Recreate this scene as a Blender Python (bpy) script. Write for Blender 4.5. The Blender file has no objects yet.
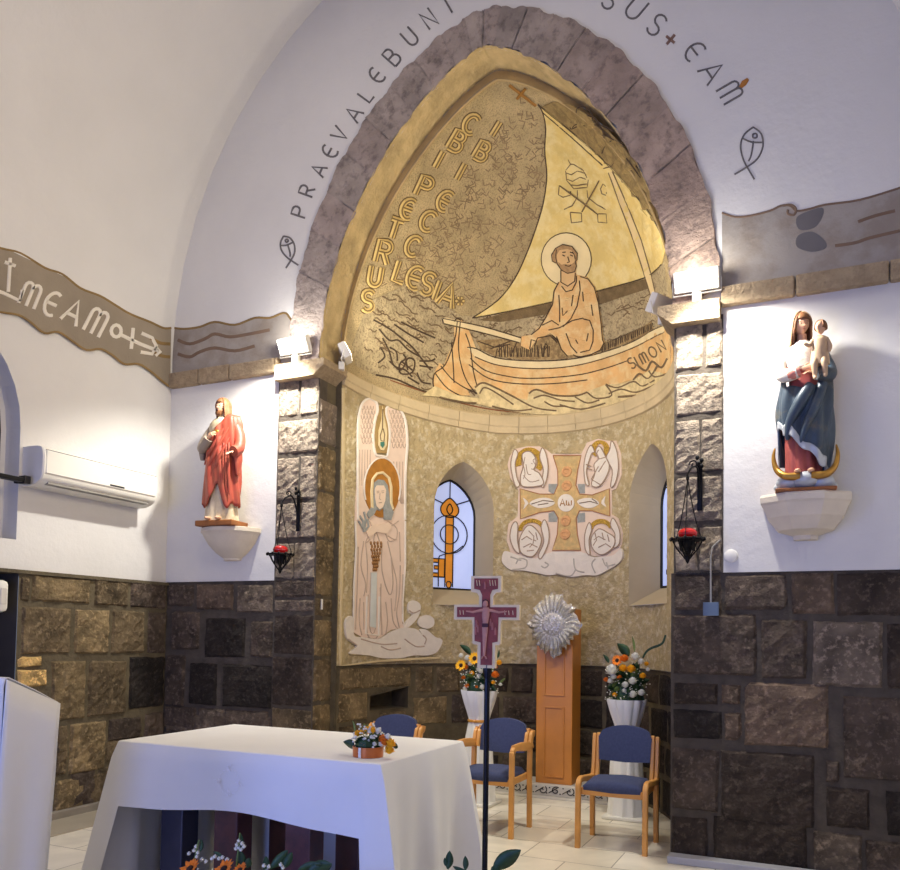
import bpy, bmesh, math, random
import numpy as np
from mathutils import Vector, Matrix
from mathutils.geometry import delaunay_2d_cdt
SC = bpy.context.scene
COL = SC.collection
PI = math.pi
random.seed(7)

# ------------------------------------------------------------------ camera
YAW, PITCH, ROLL, FPX, CYP, CAMD, EYE = .427, .0433, .0149, 811., 600., 5.743, 1.5
_f = Vector((-math.sin(YAW)*math.cos(PITCH), math.cos(YAW)*math.cos(PITCH), math.sin(PITCH)))
_r0 = Vector((math.cos(YAW), math.sin(YAW), 0)); _u0 = _r0.cross(_f)
_r = math.cos(ROLL)*_r0 + math.sin(ROLL)*_u0; _u = -math.sin(ROLL)*_r0 + math.cos(ROLL)*_u0
CAM = Vector((0, -CAMD, EYE))
cd = bpy.data.cameras.new('camera'); cam = bpy.data.objects.new('camera', cd); COL.objects.link(cam)
M = Matrix((( _r.x, _u.x, -_f.x, CAM.x), (_r.y, _u.y, -_f.y, CAM.y), (_r.z, _u.z, -_f.z, CAM.z), (0, 0, 0, 1)))
cam.matrix_world = M
cd.sensor_fit = 'HORIZONTAL'; cd.sensor_width = 36; cd.lens = FPX/900*36; cd.shift_y = 165/900; cd.clip_start = .05
SC.camera = cam
# ------------------------------------------------------------------ world, lights, exposure
w = bpy.data.worlds.new('world'); SC.world = w; w.use_nodes = True
w.node_tree.nodes['Background'].inputs[0].default_value = (.55, .65, .9, 1)
w.node_tree.nodes['Background'].inputs[1].default_value = .3
SC.view_settings.view_transform = 'Standard'; SC.view_settings.look = 'None'
SC.view_settings.exposure = -0.12; SC.view_settings.gamma = 1.0; SC.view_settings.use_curve_mapping = False
def area(name, loc, target, size, power, color, sy=None):
    l = bpy.data.lights.new(name, 'AREA'); l.energy = power; l.color = color; l.size = size
    if sy: l.shape = 'RECTANGLE'; l.size_y = sy
    o = bpy.data.objects.new(name, l); COL.objects.link(o); o.location = loc
    o.rotation_euler = (Vector(target)-Vector(loc)).to_track_quat('-Z', 'Y').to_euler(); return o
def spot(name, loc, target, power, color, angle=120, blend=.6, rad=.04):
    l = bpy.data.lights.new(name, 'SPOT'); l.energy = power; l.color = color; l.spot_size = math.radians(angle); l.spot_blend = blend; l.shadow_soft_size = rad
    o = bpy.data.objects.new(name, l); COL.objects.link(o); o.location = loc
    o.rotation_euler = (Vector(target)-Vector(loc)).to_track_quat('-Z', 'Y').to_euler(); return o
def point(name, loc, power, color, rad=.05):
    l = bpy.data.lights.new(name, 'POINT'); l.energy = power; l.color = color; l.shadow_soft_size = rad
    o = bpy.data.objects.new(name, l); COL.objects.link(o); o.location = loc; return o
WARM = (1, .80, .50); NEUT = (1, .965, .90); BLUE = (.22, .33, 1.0)
dd = area('daylight_doorway', (-2.0, -9.6, 1.6), (-2.4, -2, .7), 2.6, 60, BLUE, 2.6); dd.data.spread = math.radians(110)
area('side_daylight_fill', (-5.42, -6.6, 1.75), (-1.5, -5.6, 1.2), 1.6, 150, BLUE, 1.7)  # added blue fill light against the blank left wall; no window there
nr = area('nave_lamp_right', (.7, -3.0, 4.3), (-5.5, -2.0, 4.1), .4, 48, WARM, 1.8); nr.data.spread = math.radians(115)
area('nave_lamp_high', (-2.6, -2.6, 6.9), (-2.6, -2.4, 0), 1.2, 50, (1, .89, .72), 1.2)
for sd, p, tg, e in (('left', (-4.02, -.42, 3.95), (-4.5, -.25, 2.0), 230), ('right', (-.74, -.42, 3.95), (-.26, -.25, 2.0), 230)):
    spot('flood_light_'+sd, p, tg, e, NEUT, 122, .6, .05); point('flood_spill_'+sd, (p[0], -.25, 4.0), 13, NEUT, .06)
spot('dome_light_left', (-3.52, .12, 3.95), (-1.9, 1.6, 4.9), 50, (1, .92, .76), 165, .7)
spot('dome_light_right', (-1.2, .12, 3.95), (-2.8, 1.7, 4.9), 50, (1, .92, .76), 165, .7)
spot('apse_wall_light_left', (-3.45, .02, 3.6), (-2.3, 2.1, 2.0), 40, (1, .94, .82), 150, .9)
spot('apse_wall_light_right', (-1.2, .02, 3.6), (-3.2, 1.8, 2.2), 40, (1, .94, .82), 150, .9)

# ------------------------------------------------------------------ materials
def lin(c):
    return tuple(((v/255.)/12.92 if v/255. <= .04045 else ((v/255.+.055)/1.055)**2.4) for v in c)
_mats = {}
def mat(name, rgb, rough=.6, metal=0., var=.12, scale=6., bump=0., bscale=30., emit=0., spec=.4, alpha_t=0., detail=6, second=None, thr=(.45, .6), attr=False):
    if name in _mats: return _mats[name]
    m = bpy.data.materials.new(name); m.use_nodes = True; nt = m.node_tree; N = nt.nodes; L = nt.links
    b = N['Principled BSDF']; b.inputs['Roughness'].default_value = rough; b.inputs['Metallic'].default_value = metal
    b.inputs['Specular IOR Level'].default_value = spec
    tc = N.new('ShaderNodeTexCoord')
    no = N.new('ShaderNodeTexNoise'); no.inputs['Scale'].default_value = scale; no.inputs['Detail'].default_value = detail
    L.new(tc.outputs['Object'], no.inputs['Vector'])
    c = lin(rgb)
    if attr:
        at = N.new('ShaderNodeAttribute'); at.attribute_name = 'Col'; src = at.outputs['Color']
    ramp = N.new('ShaderNodeMapRange'); ramp.inputs['From Min'].default_value = .3; ramp.inputs['From Max'].default_value = .7
    ramp.inputs['To Min'].default_value = 1-var; ramp.inputs['To Max'].default_value = 1+var
    L.new(no.outputs['Fac'], ramp.inputs['Value'])
    mul = N.new('ShaderNodeVectorMath'); mul.operation = 'SCALE'
    if attr: L.new(src, mul.inputs[0])
    else: mul.inputs[0].default_value = c
    L.new(ramp.outputs[0], mul.inputs['Scale']); out = mul.outputs[0]
    if second:
        n2 = N.new('ShaderNodeTexNoise'); n2.inputs['Scale'].default_value = second[1]; n2.inputs['Detail'].default_value = 5; n2.inputs['Roughness'].default_value = .65
        L.new(tc.outputs['Object'], n2.inputs['Vector'])
        r2 = N.new('ShaderNodeMapRange'); r2.inputs['From Min'].default_value = thr[0]; r2.inputs['From Max'].default_value = thr[1]
        r2.inputs['To Max'].default_value = second[2] if len(second) > 2 else 1.
        L.new(n2.outputs['Fac'], r2.inputs['Value'])
        mx = N.new('ShaderNodeMix'); mx.data_type = 'RGBA'; L.new(r2.outputs[0], mx.inputs[0]); L.new(out, mx.inputs[6]); mx.inputs[7].default_value = (*lin(second[0]), 1)
        if attr and name == 'basalt blocks':
            s2_ = N.new('ShaderNodeVectorMath'); s2_.operation = 'MULTIPLY_ADD'; L.new(src, s2_.inputs[0]); s2_.inputs[1].default_value = (2.1, 2.1, 2.1); s2_.inputs[2].default_value = (.012, .012, .011); L.new(s2_.outputs[0], mx.inputs[7])
        out = mx.outputs[2]
    L.new(out, b.inputs['Base Color'])
    if bump:
        nb = N.new('ShaderNodeTexNoise'); nb.inputs['Scale'].default_value = bscale; nb.inputs['Detail'].default_value = 6; nb.inputs['Roughness'].default_value = .65
        L.new(tc.outputs['Object'], nb.inputs['Vector'])
        bp = N.new('ShaderNodeBump'); bp.inputs['Strength'].default_value = min(1, bump); bp.inputs['Distance'].default_value = .02*max(1, bump)
        L.new(nb.outputs['Fac'], bp.inputs['Height']); L.new(bp.outputs[0], b.inputs['Normal'])
    if emit: L.new(out, b.inputs['Emission Color']); b.inputs['Emission Strength'].default_value = emit
    if alpha_t: b.inputs['Transmission Weight'].default_value = alpha_t
    _mats[name] = m; return m
PLASTER = mat('white plaster', (214, 211, 205), .85, var=.03, scale=2, bump=.25, bscale=12)
STONE = mat('basalt blocks', (80, 75, 70), .85, var=.5, scale=5, bump=3, bscale=14, second=((160, 150, 132), 26, .85), thr=(.52, .66), attr=True, spec=.3)
ROUGH = mat('rough pale stone', (120, 112, 104), .9, var=.3, scale=10, bump=2.2, bscale=42, second=((84, 78, 72), 30, .6), thr=(.5, .66), attr=True, spec=.25)
MORTAR = mat('grey mortar', (82, 74, 64), .95, var=.25, scale=9, bump=.8, bscale=30)
MORTARB = mat('brown mortar', (96, 86, 66), .95, var=.25, scale=9, bump=.8, bscale=30)
ARCHST = mat('violet grey arch stone', (122, 110, 108), .9, var=.25, scale=4, bump=1.6, bscale=24, second=((84, 74, 74), 13, .6), thr=(.5, .68), attr=True, spec=.2)
SOFFIT = mat('yellow arch stone', (196, 172, 122), .9, var=.25, scale=5, bump=1.8, bscale=14, second=((214, 190, 140), 9, .7), thr=(.52, .7))
CORN = mat('tan cornice stone', (166, 146, 116), .9, var=.2, scale=6, bump=1.2, bscale=30, second=((132, 112, 88), 20, .5))
LEDGE = mat('smooth tan ledge', (200, 180, 140), .8, var=.1, scale=5, bump=.5, bscale=24)
DOMEBG = mat('stippled ochre render', (200, 178, 132), .85, var=.22, scale=5, bump=1.4, bscale=60, second=((150, 130, 96), 75, .6), thr=(.5, .6))
APSEW = mat('sand coloured render', (192, 172, 128), .88, var=.16, scale=9, bump=2.6, bscale=16, second=((222, 208, 172), 15, .8), thr=(.5, .62))
NICHE = mat('smooth niche render', (186, 170, 138), .85, var=.05, scale=4)
WATER = mat('grey brown water render', (186, 168, 130), .85, var=.2, scale=8, bump=1.2, bscale=40, second=((112, 94, 70), 40, .6), thr=(.5, .6))
SAIL = mat('pale yellow sail paint', (222, 196, 122), .75, var=.12, scale=4, bump=.5, bscale=30, second=((238, 222, 166), 7, .5))
HULL = mat('orange tan hull paint', (216, 172, 112), .75, var=.14, scale=6, bump=.4, bscale=30, second=((226, 200, 146), 9, .7))
CREAMP = mat('cream paint', (226, 206, 158), .75, var=.08, scale=10, bump=.4, bscale=40)
LINE = mat('dark brown incised line', (74, 58, 42), .85, var=.2, scale=20)
LINES = mat('soft brown incised line', (112, 92, 66), .85, var=.2, scale=20)
LETT = mat('ochre letter outline', (206, 178, 112), .75, var=.15, scale=20)
GREYL = mat('charcoal lettering', (104, 100, 98), .85, var=.2, scale=30)
BANDM = mat('taupe painted band', (142, 130, 112), .85, var=.12, scale=3, bump=.3)
BANDE = mat('ochre band edging', (134, 108, 66), .85, var=.2, scale=6)
BANDG = mat('grey painted band', (156, 148, 138), .85, var=.12, scale=2.5, bump=.3, second=((128, 112, 96), 3, .5))
BANDD = mat('dark grey patch', (104, 100, 100), .85, var=.1)
WHITEP = mat('white painted lettering', (220, 212, 196), .8, var=.04)
WREL = mat('white relief plaster', (226, 216, 200), .75, var=.05, scale=12, bump=.3)
PINKP = mat('pale pink relief paint', (226, 202, 180), .8, var=.05, scale=10)
PINKL = mat('pinkish incised line', (184, 162, 142), .85, var=.1)
GOLDP = mat('ochre gold paint', (176, 138, 66), .55, var=.25, scale=30, metal=.2, second=((206, 180, 104), 40, .6))
HALO = mat('amber halo paint', (172, 116, 44), .5, var=.2, scale=14, metal=.1)
GOLDT = mat('gold mosaic', (214, 172, 74), .4, metal=.3, var=.4, scale=90, bump=1, bscale=120)
GREYP = mat('blue grey paint', (150, 152, 146), .8, var=.15, scale=30)
TAN2 = mat('ochre cross ground', (204, 170, 112), .7, var=.2, scale=25, second=((176, 160, 112), 12, .5))
WOOD = mat('honey oak wood', (210, 150, 76), .4, var=.15, scale=5, spec=.5)
WOODP = mat('orange pine veneer', (190, 122, 46), .4, var=.12, scale=4, spec=.5)
FABRIC = mat('navy upholstery', (66, 74, 106), .95, var=.12, scale=60, bump=.4, bscale=300)
CLOTH = mat('white linen', (232, 230, 222), .85, var=.02, scale=5)
EMBR = mat('white embroidery', (238, 236, 236), .6, var=.03)
MARBLE = mat('dark red marble', (104, 66, 66), .35, var=.3, scale=5, second=((60, 50, 60), 6, .6))
BMARBLE = mat('dark blue marble', (62, 64, 82), .35, var=.2, scale=5)
TMARBLE = mat('pale marble', (206, 200, 188), .4, var=.08, scale=4)
IRON = mat('black wrought iron', (18, 17, 18), .45, metal=.6, var=.1)
BLACKM = mat('black metal tube', (16, 16, 22), .25, metal=.6, var=.05, spec=.6)
REDG = mat('red glass', (196, 22, 24), .08, var=.02, alpha_t=.3, emit=.08, spec=.8)
SILVER = mat('hammered silver', (205, 203, 198), .27, metal=1., var=.15, scale=40, bump=.6, bscale=60)
WPLAS = mat('white plastic', (226, 222, 210), .45, var=.02)
GPLAS = mat('grey blue plastic', (96, 112, 130), .5, var=.02)
DPLAS = mat('dark plastic', (30, 30, 34), .4, var=.02)
LEAF = mat('dark green leaf', (36, 66, 34), .5, var=.25, scale=30)
LEAFL = mat('light green stem', (112, 132, 66), .6, var=.2, scale=30)
YFLOW = mat('yellow petals', (240, 176, 20), .7, var=.15, scale=60)
OFLOW = mat('orange petals', (226, 122, 22), .7, var=.2, scale=60)
WFLOW = mat('white petals', (232, 230, 214), .7, var=.06, scale=60)
CENTRE = mat('brown flower centre', (46, 26, 14), .9, var=.3, scale=100)
COPPER = mat('copper sheet', (196, 116, 66), .3, metal=.7, var=.15, scale=14)
RIBBON = mat('gold ribbon', (206, 144, 60), .4, var=.1)
SKIN = mat('painted skin', (206, 160, 126), .5, var=.05, scale=20)
HAIRM = mat('brown painted hair', (128, 84, 50), .6, var=.2, scale=30)
GOWN = mat('cream painted gown', (214, 198, 164), .55, var=.12, scale=12, second=((170, 146, 104), 8, .5))
REDM = mat('red painted mantle', (164, 70, 52), .5, var=.2, scale=8, second=((150, 90, 60), 10, .4))
GREYG = mat('grey sleeve paint', (142, 128, 112), .55, var=.15, scale=12)
BLUEM = mat('blue grey painted mantle', (56, 70, 82), .45, var=.3, scale=7, second=((130, 116, 78), 9, .45), thr=(.55, .7))
ROSEG = mat('rose painted gown', (156, 74, 66), .55, var=.2, scale=10)
SILVP = mat('silver grey paint', (176, 180, 182), .4, var=.15, scale=9, metal=.2)
GILT = mat('gilt', (176, 132, 60), .35, metal=.7, var=.2, scale=20)
BASEW = mat('brown wooden base', (140, 86, 40), .5, var=.2, scale=8)
CORB = mat('cream stone corbel', (214, 202, 180), .7, var=.05, scale=8, bump=.2)
MAROON = mat('maroon painted panel', (136, 60, 48), .55, var=.25, scale=30)
ICONE = mat('pale icon border', (232, 210, 164), .6, var=.1, scale=20)
ICONS = mat('painted figure skin', (190, 132, 110), .6, var=.1, scale=30)
GLASSW = mat('milky window glass', (176, 190, 236), .3, var=.06, scale=3, emit=.62)
GLASSO = mat('amber window glass', (206, 130, 40), .3, var=.12, scale=8, emit=.45)
LEAD = mat('black lead', (16, 16, 20), .6, var=.05)
LAMPG = mat('lit lamp glass', (255, 246, 226), .3, var=0, emit=14)

# ------------------------------------------------------------------ mesh builder
def link(o, parent=None):
    COL.objects.link(o)
    if parent is not None: o.parent = parent
    return o
def tag(o, label=None, cat=None, group=None, kind=None):
    if label: o['label'] = label
    if cat: o['category'] = cat
    if group: o['group'] = group
    if kind: o['kind'] = kind
    return o
def thing(name, label, cat, loc=(0, 0, 0), rz=0, group=None):
    o = bpy.data.objects.new(name, None); COL.objects.link(o); o.location = loc; o.rotation_euler = (0, 0, rz); o.empty_display_size = .1
    return tag(o, label, cat, group)
def copy_tree(o, parent=None):
    c = o.copy(); COL.objects.link(c); c.parent = parent
    for ch in list(o.children): copy_tree(ch, c)
    return c
def W(t):
    """children of t were drawn in world coordinates: keep them where they were drawn"""
    inv = Matrix.Translation(t.location).inverted()
    for c in t.children: c.matrix_parent_inverse = inv
class MB:
    def __init__(s): s.v = []; s.f = []; s.c = []; s.cur = None
    def add(s, vs, fs):
        b = len(s.v); s.v += [tuple(v) for v in vs]; s.f += [tuple(i+b for i in f) for f in fs]
        s.c += [s.cur]*len(vs); return s
    def box(s, x0, x1, y0, y1, z0, z1, m=None):
        vs = [Vector((x, y, z)) for x in (x0, x1) for y in (y0, y1) for z in (z0, z1)]
        if m: vs = [m @ v for v in vs]
        return s.add(vs, [(0, 1, 3, 2), (4, 6, 7, 5), (0, 4, 5, 1), (2, 3, 7, 6), (0, 2, 6, 4), (1, 5, 7, 3)])
    def rbox(s, x0, x1, y0, y1, z0, z1, r=.01, m=None):
        # box with chamfered edges
        bm = bmesh.new(); bmesh.ops.create_cube(bm, size=1)
        for v in bm.verts: v.co = Vector(((x0+x1)/2+v.co.x*(x1-x0), (y0+y1)/2+v.co.y*(y1-y0), (z0+z1)/2+v.co.z*(z1-z0)))
        bmesh.ops.bevel(bm, geom=bm.edges[:], offset=min(r, .45*min(x1-x0, y1-y0, z1-z0)), segments=2, affect='EDGES', profile=.5)
        vs = [(m @ v.co if m else v.co.copy()) for v in bm.verts]; fs = [[v.index for v in f.verts] for f in bm.faces]; bm.free(); return s.add(vs, fs)
    def loft(s, rings, cap=True, closed=True):
        n = len(rings[0]); vs = [p for r in rings for p in r]; fs = []
        for i in range(len(rings)-1):
            for j in range(n if closed else n-1):
                k = (j+1) % n; fs.append((i*n+j, i*n+k, (i+1)*n+k, (i+1)*n+j))
        if cap: fs.append(tuple(range(n-1, -1, -1))); fs.append(tuple((len(rings)-1)*n+j for j in range(n)))
        return s.add(vs, fs)
    def tube(s, path, rad, n=8, cap=True, flat=1.):
        path = [Vector(p) for p in path]
        if not hasattr(rad, '__len__'): rad = [rad]*len(path)
        rings = []; t0 = (path[1]-path[0]).normalized(); ref = Vector((0, 0, 1)) if abs(t0.z) < .9 else Vector((1, 0, 0)); a = t0.cross(ref).normalized()
        for i, p in enumerate(path):
            t = (path[min(i+1, len(path)-1)]-path[max(i-1, 0)]).normalized()
            a = (a-t*a.dot(t)).normalized(); b = t.cross(a)
            rings.append([p+rad[i]*(a*math.cos(k*2*PI/n)*flat+b*math.sin(k*2*PI/n)) for k in range(n)])
        return s.loft(rings, cap)
    def lathe(s, prof, n=24, c=(0, 0, 0), a0=0, a1=2*PI, fold=None):
        full = abs(a1-a0-2*PI) < 1e-6; m = n if full else n+1; rings = []
        for (r, z) in prof:
            ring = []
            for k in range(m):
                a = a0+(a1-a0)*k/n; rr = r*(fold(a, z) if fold else 1)
                ring.append(Vector((c[0]+rr*math.cos(a), c[1]+rr*math.sin(a), c[2]+z)))
            rings.append(ring)
        return s.loft(rings, cap=True, closed=True)
    def ball(s, c, rx, ry=None, rz=None, n=12, m=8, mm=None):
        ry = ry or rx; rz = rz or rx; rings = []
        for i in range(m+1):
            t = -PI/2+PI*i/m; cr = max(math.cos(t), .02)
            rings.append([Vector((c[0]+rx*cr*math.cos(2*PI*k/n), c[1]+ry*cr*math.sin(2*PI*k/n), c[2]+rz*math.sin(t))) for k in range(n)])
        if mm: rings = [[mm @ p for p in r] for r in rings]
        return s.loft(rings)
    def prism(s, poly, y0, y1, m=None):
        # polygon in xz extruded along y
        n = len(poly); vs = [Vector((p[0], y0, p[1])) for p in poly]+[Vector((p[0], y1, p[1])) for p in poly]
        if m: vs = [m @ v for v in vs]
        ok = poly_area(poly) > 0
        fs = [tuple(range(n)), tuple(range(2*n-1, n-1, -1))]+[(i, i+n, (i+1) % n+n, (i+1) % n) for i in range(n)]
        return s.add(vs, fs)
    def build(s, name, m, parent=None, smooth=False, bevel=0, sub=0, solid=0, mat2=None, fix=True):
        me = bpy.data.meshes.new(name); me.from_pydata(s.v, [], s.f); me.update()
        if fix:
            bm = bmesh.new(); bm.from_mesh(me); bmesh.ops.recalc_face_normals(bm, faces=bm.faces[:]); bm.to_mesh(me); bm.free()
        if any(c is not None for c in s.c):
            ca = me.color_attributes.new('Col', 'FLOAT_COLOR', 'POINT')
            for i, c in enumerate(s.c): ca.data[i].color = (*(c or (.2, .2, .2)), 1)
        me.materials.append(m)
        if smooth:
            for p in me.polygons: p.use_smooth = True
            try: me.set_sharp_from_angle(angle=math.radians(50 if smooth is True else smooth))
            except Exception: pass
        o = bpy.data.objects.new(name, me); link(o, parent)
        if solid: md = o.modifiers.new('solid', 'SOLIDIFY'); md.thickness = solid; md.offset = 0
        if bevel: md = o.modifiers.new('bevel', 'BEVEL'); md.width = bevel; md.segments = 2; md.limit_method = 'ANGLE'
        if sub: md = o.modifiers.new('sub', 'SUBSURF'); md.levels = sub; md.render_levels = sub
        return o
def poly_area(p): return .5*sum(p[i][0]*p[(i+1) % len(p)][1]-p[(i+1) % len(p)][0]*p[i][1] for i in range(len(p)))
def pip(x, y, poly):
    c = False; j = len(poly)-1
    for i in range(len(poly)):
        xi, yi = poly[i]; xj, yj = poly[j]
        if (yi > y) != (yj > y) and x < (xj-xi)*(y-yi)/(yj-yi)+xi: c = not c
        j = i
    return c
def tri(outer, holes=(), grid=0):
    """constrained triangulation: returns pts, tris"""
    pts = []; edges = []
    if grid:
        gx, gy = grid if hasattr(grid, '__len__') else (grid, grid)
        def dens(lp):
            o = []
            for i in range(len(lp)):
                p, q = lp[i], lp[(i+1) % len(lp)]; k = max(1, int(max(abs(q[0]-p[0])/gx, abs(q[1]-p[1])/gy)+.99))
                o += [(p[0]+(q[0]-p[0])*j/k, p[1]+(q[1]-p[1])*j/k) for j in range(k)]
            return o
        outer = dens(outer); holes = [dens(h) for h in holes]
    for lp in [outer]+list(holes):
        b = len(pts); pts += [Vector((p[0], p[1])) for p in lp]; edges += [(b+i, b+(i+1) % len(lp)) for i in range(len(lp))]
    if grid:
        gx, gy = grid if hasattr(grid, '__len__') else (grid, grid)
        x0 = min(p[0] for p in outer); x1 = max(p[0] for p in outer); y0 = min(p[1] for p in outer); y1 = max(p[1] for p in outer)
        for i in range(1, int((x1-x0)/gx)+1):
            for j in range(1, int((y1-y0)/gy)+1):
                x, y = x0+i*gx, y0+j*gy
                if pip(x, y, outer) and not any(pip(x, y, h) for h in holes): pts.append(Vector((x, y)))
    v, e, f, _, _, _ = delaunay_2d_cdt(pts, edges, [], 0, 1e-5)
    out = []
    for t in f:
        cx = sum(v[i].x for i in t)/3; cy = sum(v[i].y for i in t)/3
        if pip(cx, cy, outer) and not any(pip(cx, cy, h) for h in holes): out.append(tuple(t))
    return v, out
def spl(pts, n=5, closed=False):
    """catmull-rom smoothing"""
    P = [tuple(map(float, p)) for p in pts]; out = []; m = len(P)
    rng = range(m if closed else m-1)
    for i in rng:
        g = (lambda k: P[k % m]) if closed else (lambda k: P[min(max(k, 0), m-1)])
        p0, p1, p2, p3 = g(i-1), g(i), g(i+1), g(i+2)
        for k in range(n):
            t = k/n; out.append(tuple(.5*((2*p1[d])+(-p0[d]+p2[d])*t+(2*p0[d]-5*p1[d]+4*p2[d]-p3[d])*t*t+(-p0[d]+3*p1[d]-3*p2[d]+p3[d])*t**3) for d in range(len(p1))))
    if not closed: out.append(P[-1])
    return out
def Z(ox, oy, s, pts): return [(ox+p[0]/s, oy+p[1]/s) for p in pts]

# ------------------------------------------------------------------ the church's surfaces (metres; end wall y=0, floor z=0)
CX = -2.38; JL, JR = -3.85, -.91; XL, XR = -5.5, .8; BACK = -9.9
AX, AY0, AA, AB = -2.365, .25, 1.43, 1.92        # apse plan: half ellipse
ZL, ZD = 3.76, 1.95                             # springing of dome, top of stone dado
ZAP = 1.22                                      # top of stone in the apse
def prof(z, base, a, H, q):                      # half width of a pointed arch at height z
    t = (z-base)/H
    return a if t <= 0 else (0 if t >= 1 else a*(1-t*t)**q)
def arch_pts(cx, base, a, H, q, n=28):
    P = []
    for i in range(n+1):
        t = math.sin(PI/2*i/n); P.append((cx-prof(base+t*H, base, a, H, q), base+t*H))
    return P+[(2*cx-x, z) for x, z in P[-2::-1]]
INNER = (CX, 3.76, 1.46, 2.36, .72); OUTER = (CX, 3.9, 1.77, 2.52, .62)
DOMH = 2.27; DQ = .74
def ray(x, y): return (_f + _r*((x-450)/FPX) + _u*((CYP-y)/FPX))
def hit_plane(axis, val):
    def h(x, y):
        d = ray(x, y); t = (val-CAM[axis])/d[axis]; n = Vector((0, 0, 0)); n[axis] = -1 if axis == 1 else 1
        return CAM+d*t, n
    return h
def hit_apse(x, y):
    d = ray(x, y); a = (d.x/AA)**2+(d.y/AB)**2; b = 2*((CAM.x-AX)*d.x/AA**2+(CAM.y-AY0)*d.y/AB**2); c = ((CAM.x-AX)/AA)**2+((CAM.y-AY0)/AB)**2-1
    D = max(b*b-4*a*c, 0); P = CAM+d*((-b+math.sqrt(D))/(2*a))
    n = Vector((-(P.x-AX)/AA**2, -(P.y-AY0)/AB**2, 0)).normalized(); return P, n
def dome_g(P):
    t = max(0, (P.z-ZL)/DOMH); s = (1-t*t)**DQ if t < 1 else 0
    return math.hypot((P.x-AX)/AA, (P.y-AY0)/AB)-s
def hit_dome(x, y):
    d = ray(x, y); a = CAMD*1.0/d.y; t = (CAMD+.05)/d.y; lo = None; last = t
    while t*d.y < CAMD+AY0+AB+.3:
        P = CAM+d*t
        if lo is None:
            if dome_g(P) < 0: lo = t
        elif dome_g(P) > 0: break
        last = t; t += .02
    if lo is None:      # outside the shell: nearest approach
        best = min((dome_g(CAM+d*(a+k*.02)), a+k*.02) for k in range(110)); P = CAM+d*best[1]
    else:
        l, h = last, t
        for _ in range(18):
            m = (l+h)/2
            if dome_g(CAM+d*m) < 0: l = m
            else: h = m
        P = CAM+d*l
    e = 1e-3; g = Vector((dome_g(P+Vector((e, 0, 0)))-dome_g(P-Vector((e, 0, 0))), dome_g(P+Vector((0, e, 0)))-dome_g(P-Vector((0, e, 0))), dome_g(P+Vector((0, 0, e)))-dome_g(P-Vector((0, 0, e)))))
    return P, -g.normalized()
def at(x, y, axis, val): return hit_plane(axis, val)(x, y)[0]
HF = hit_plane(1, -.015); HL = hit_plane(0, XL+.015)
def ribbon(mb, hit, pts, wpx=1.2, h=.004, base=.0):
    """raised bead along a traced polyline lying on a wall surface"""
    n = len(pts)
    if n < 2: return
    rings = []
    for i, (x, y) in enumerate(pts):
        a = pts[max(i-1, 0)]; b = pts[min(i+1, n-1)]; dx, dy = b[0]-a[0], b[1]-a[1]; L = math.hypot(dx, dy) or 1; nx, ny = -dy/L, dx/L
        hw = (wpx[i] if hasattr(wpx, '__len__') else wpx)/2
        P, N = hit(x, y); Q, _ = hit(x+nx*hw, y+ny*hw); W, _ = hit(x-nx*hw, y-ny*hw)
        rings.append([W+N*base, (P*.4+W*.6)+N*(base+h), (P*.4+Q*.6)+N*(base+h), Q+N*base])
    mb.loft(rings, cap=False, closed=False)
def fill(mb, hit, outer, h=.004, holes=(), grid=9):
    v, t = tri(outer, holes, grid); n = len(v); top = []; bot = []
    for p in v:
        P, N = hit(p.x, p.y); top.append(P+N*h); bot.append(P-N*.002)
    b = len(mb.v); mb.add(top, t)
    for lp in [outer]+list(holes):
        m = len(lp); A = []
        for p in lp:
            P, N = hit(p[0], p[1]); A.append((P+N*h, P-N*.002))
        mb.add([q for a in A for q in a], [(2*i, 2*((i+1) % m), 2*((i+1) % m)+1, 2*i+1) for i in range(m)])
def strokes(name, m, hit, lines, wpx, parent, h=.004, base=0., smooth=0):
    mb = MB()
    for l in lines: ribbon(mb, hit, spl(l, 4) if smooth and len(l) > 2 else l, wpx, h, base)
    return mb.build(name, m, parent, fix=False)
def patch(name, m, hit, outers, parent, h=.004, holes=(), grid=9, smooth=0):
    mb = MB()
    for o in outers: fill(mb, hit, spl(o, 4, True) if smooth else o, h, holes, grid)
    return mb.build(name, m, parent, fix=False)
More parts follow.
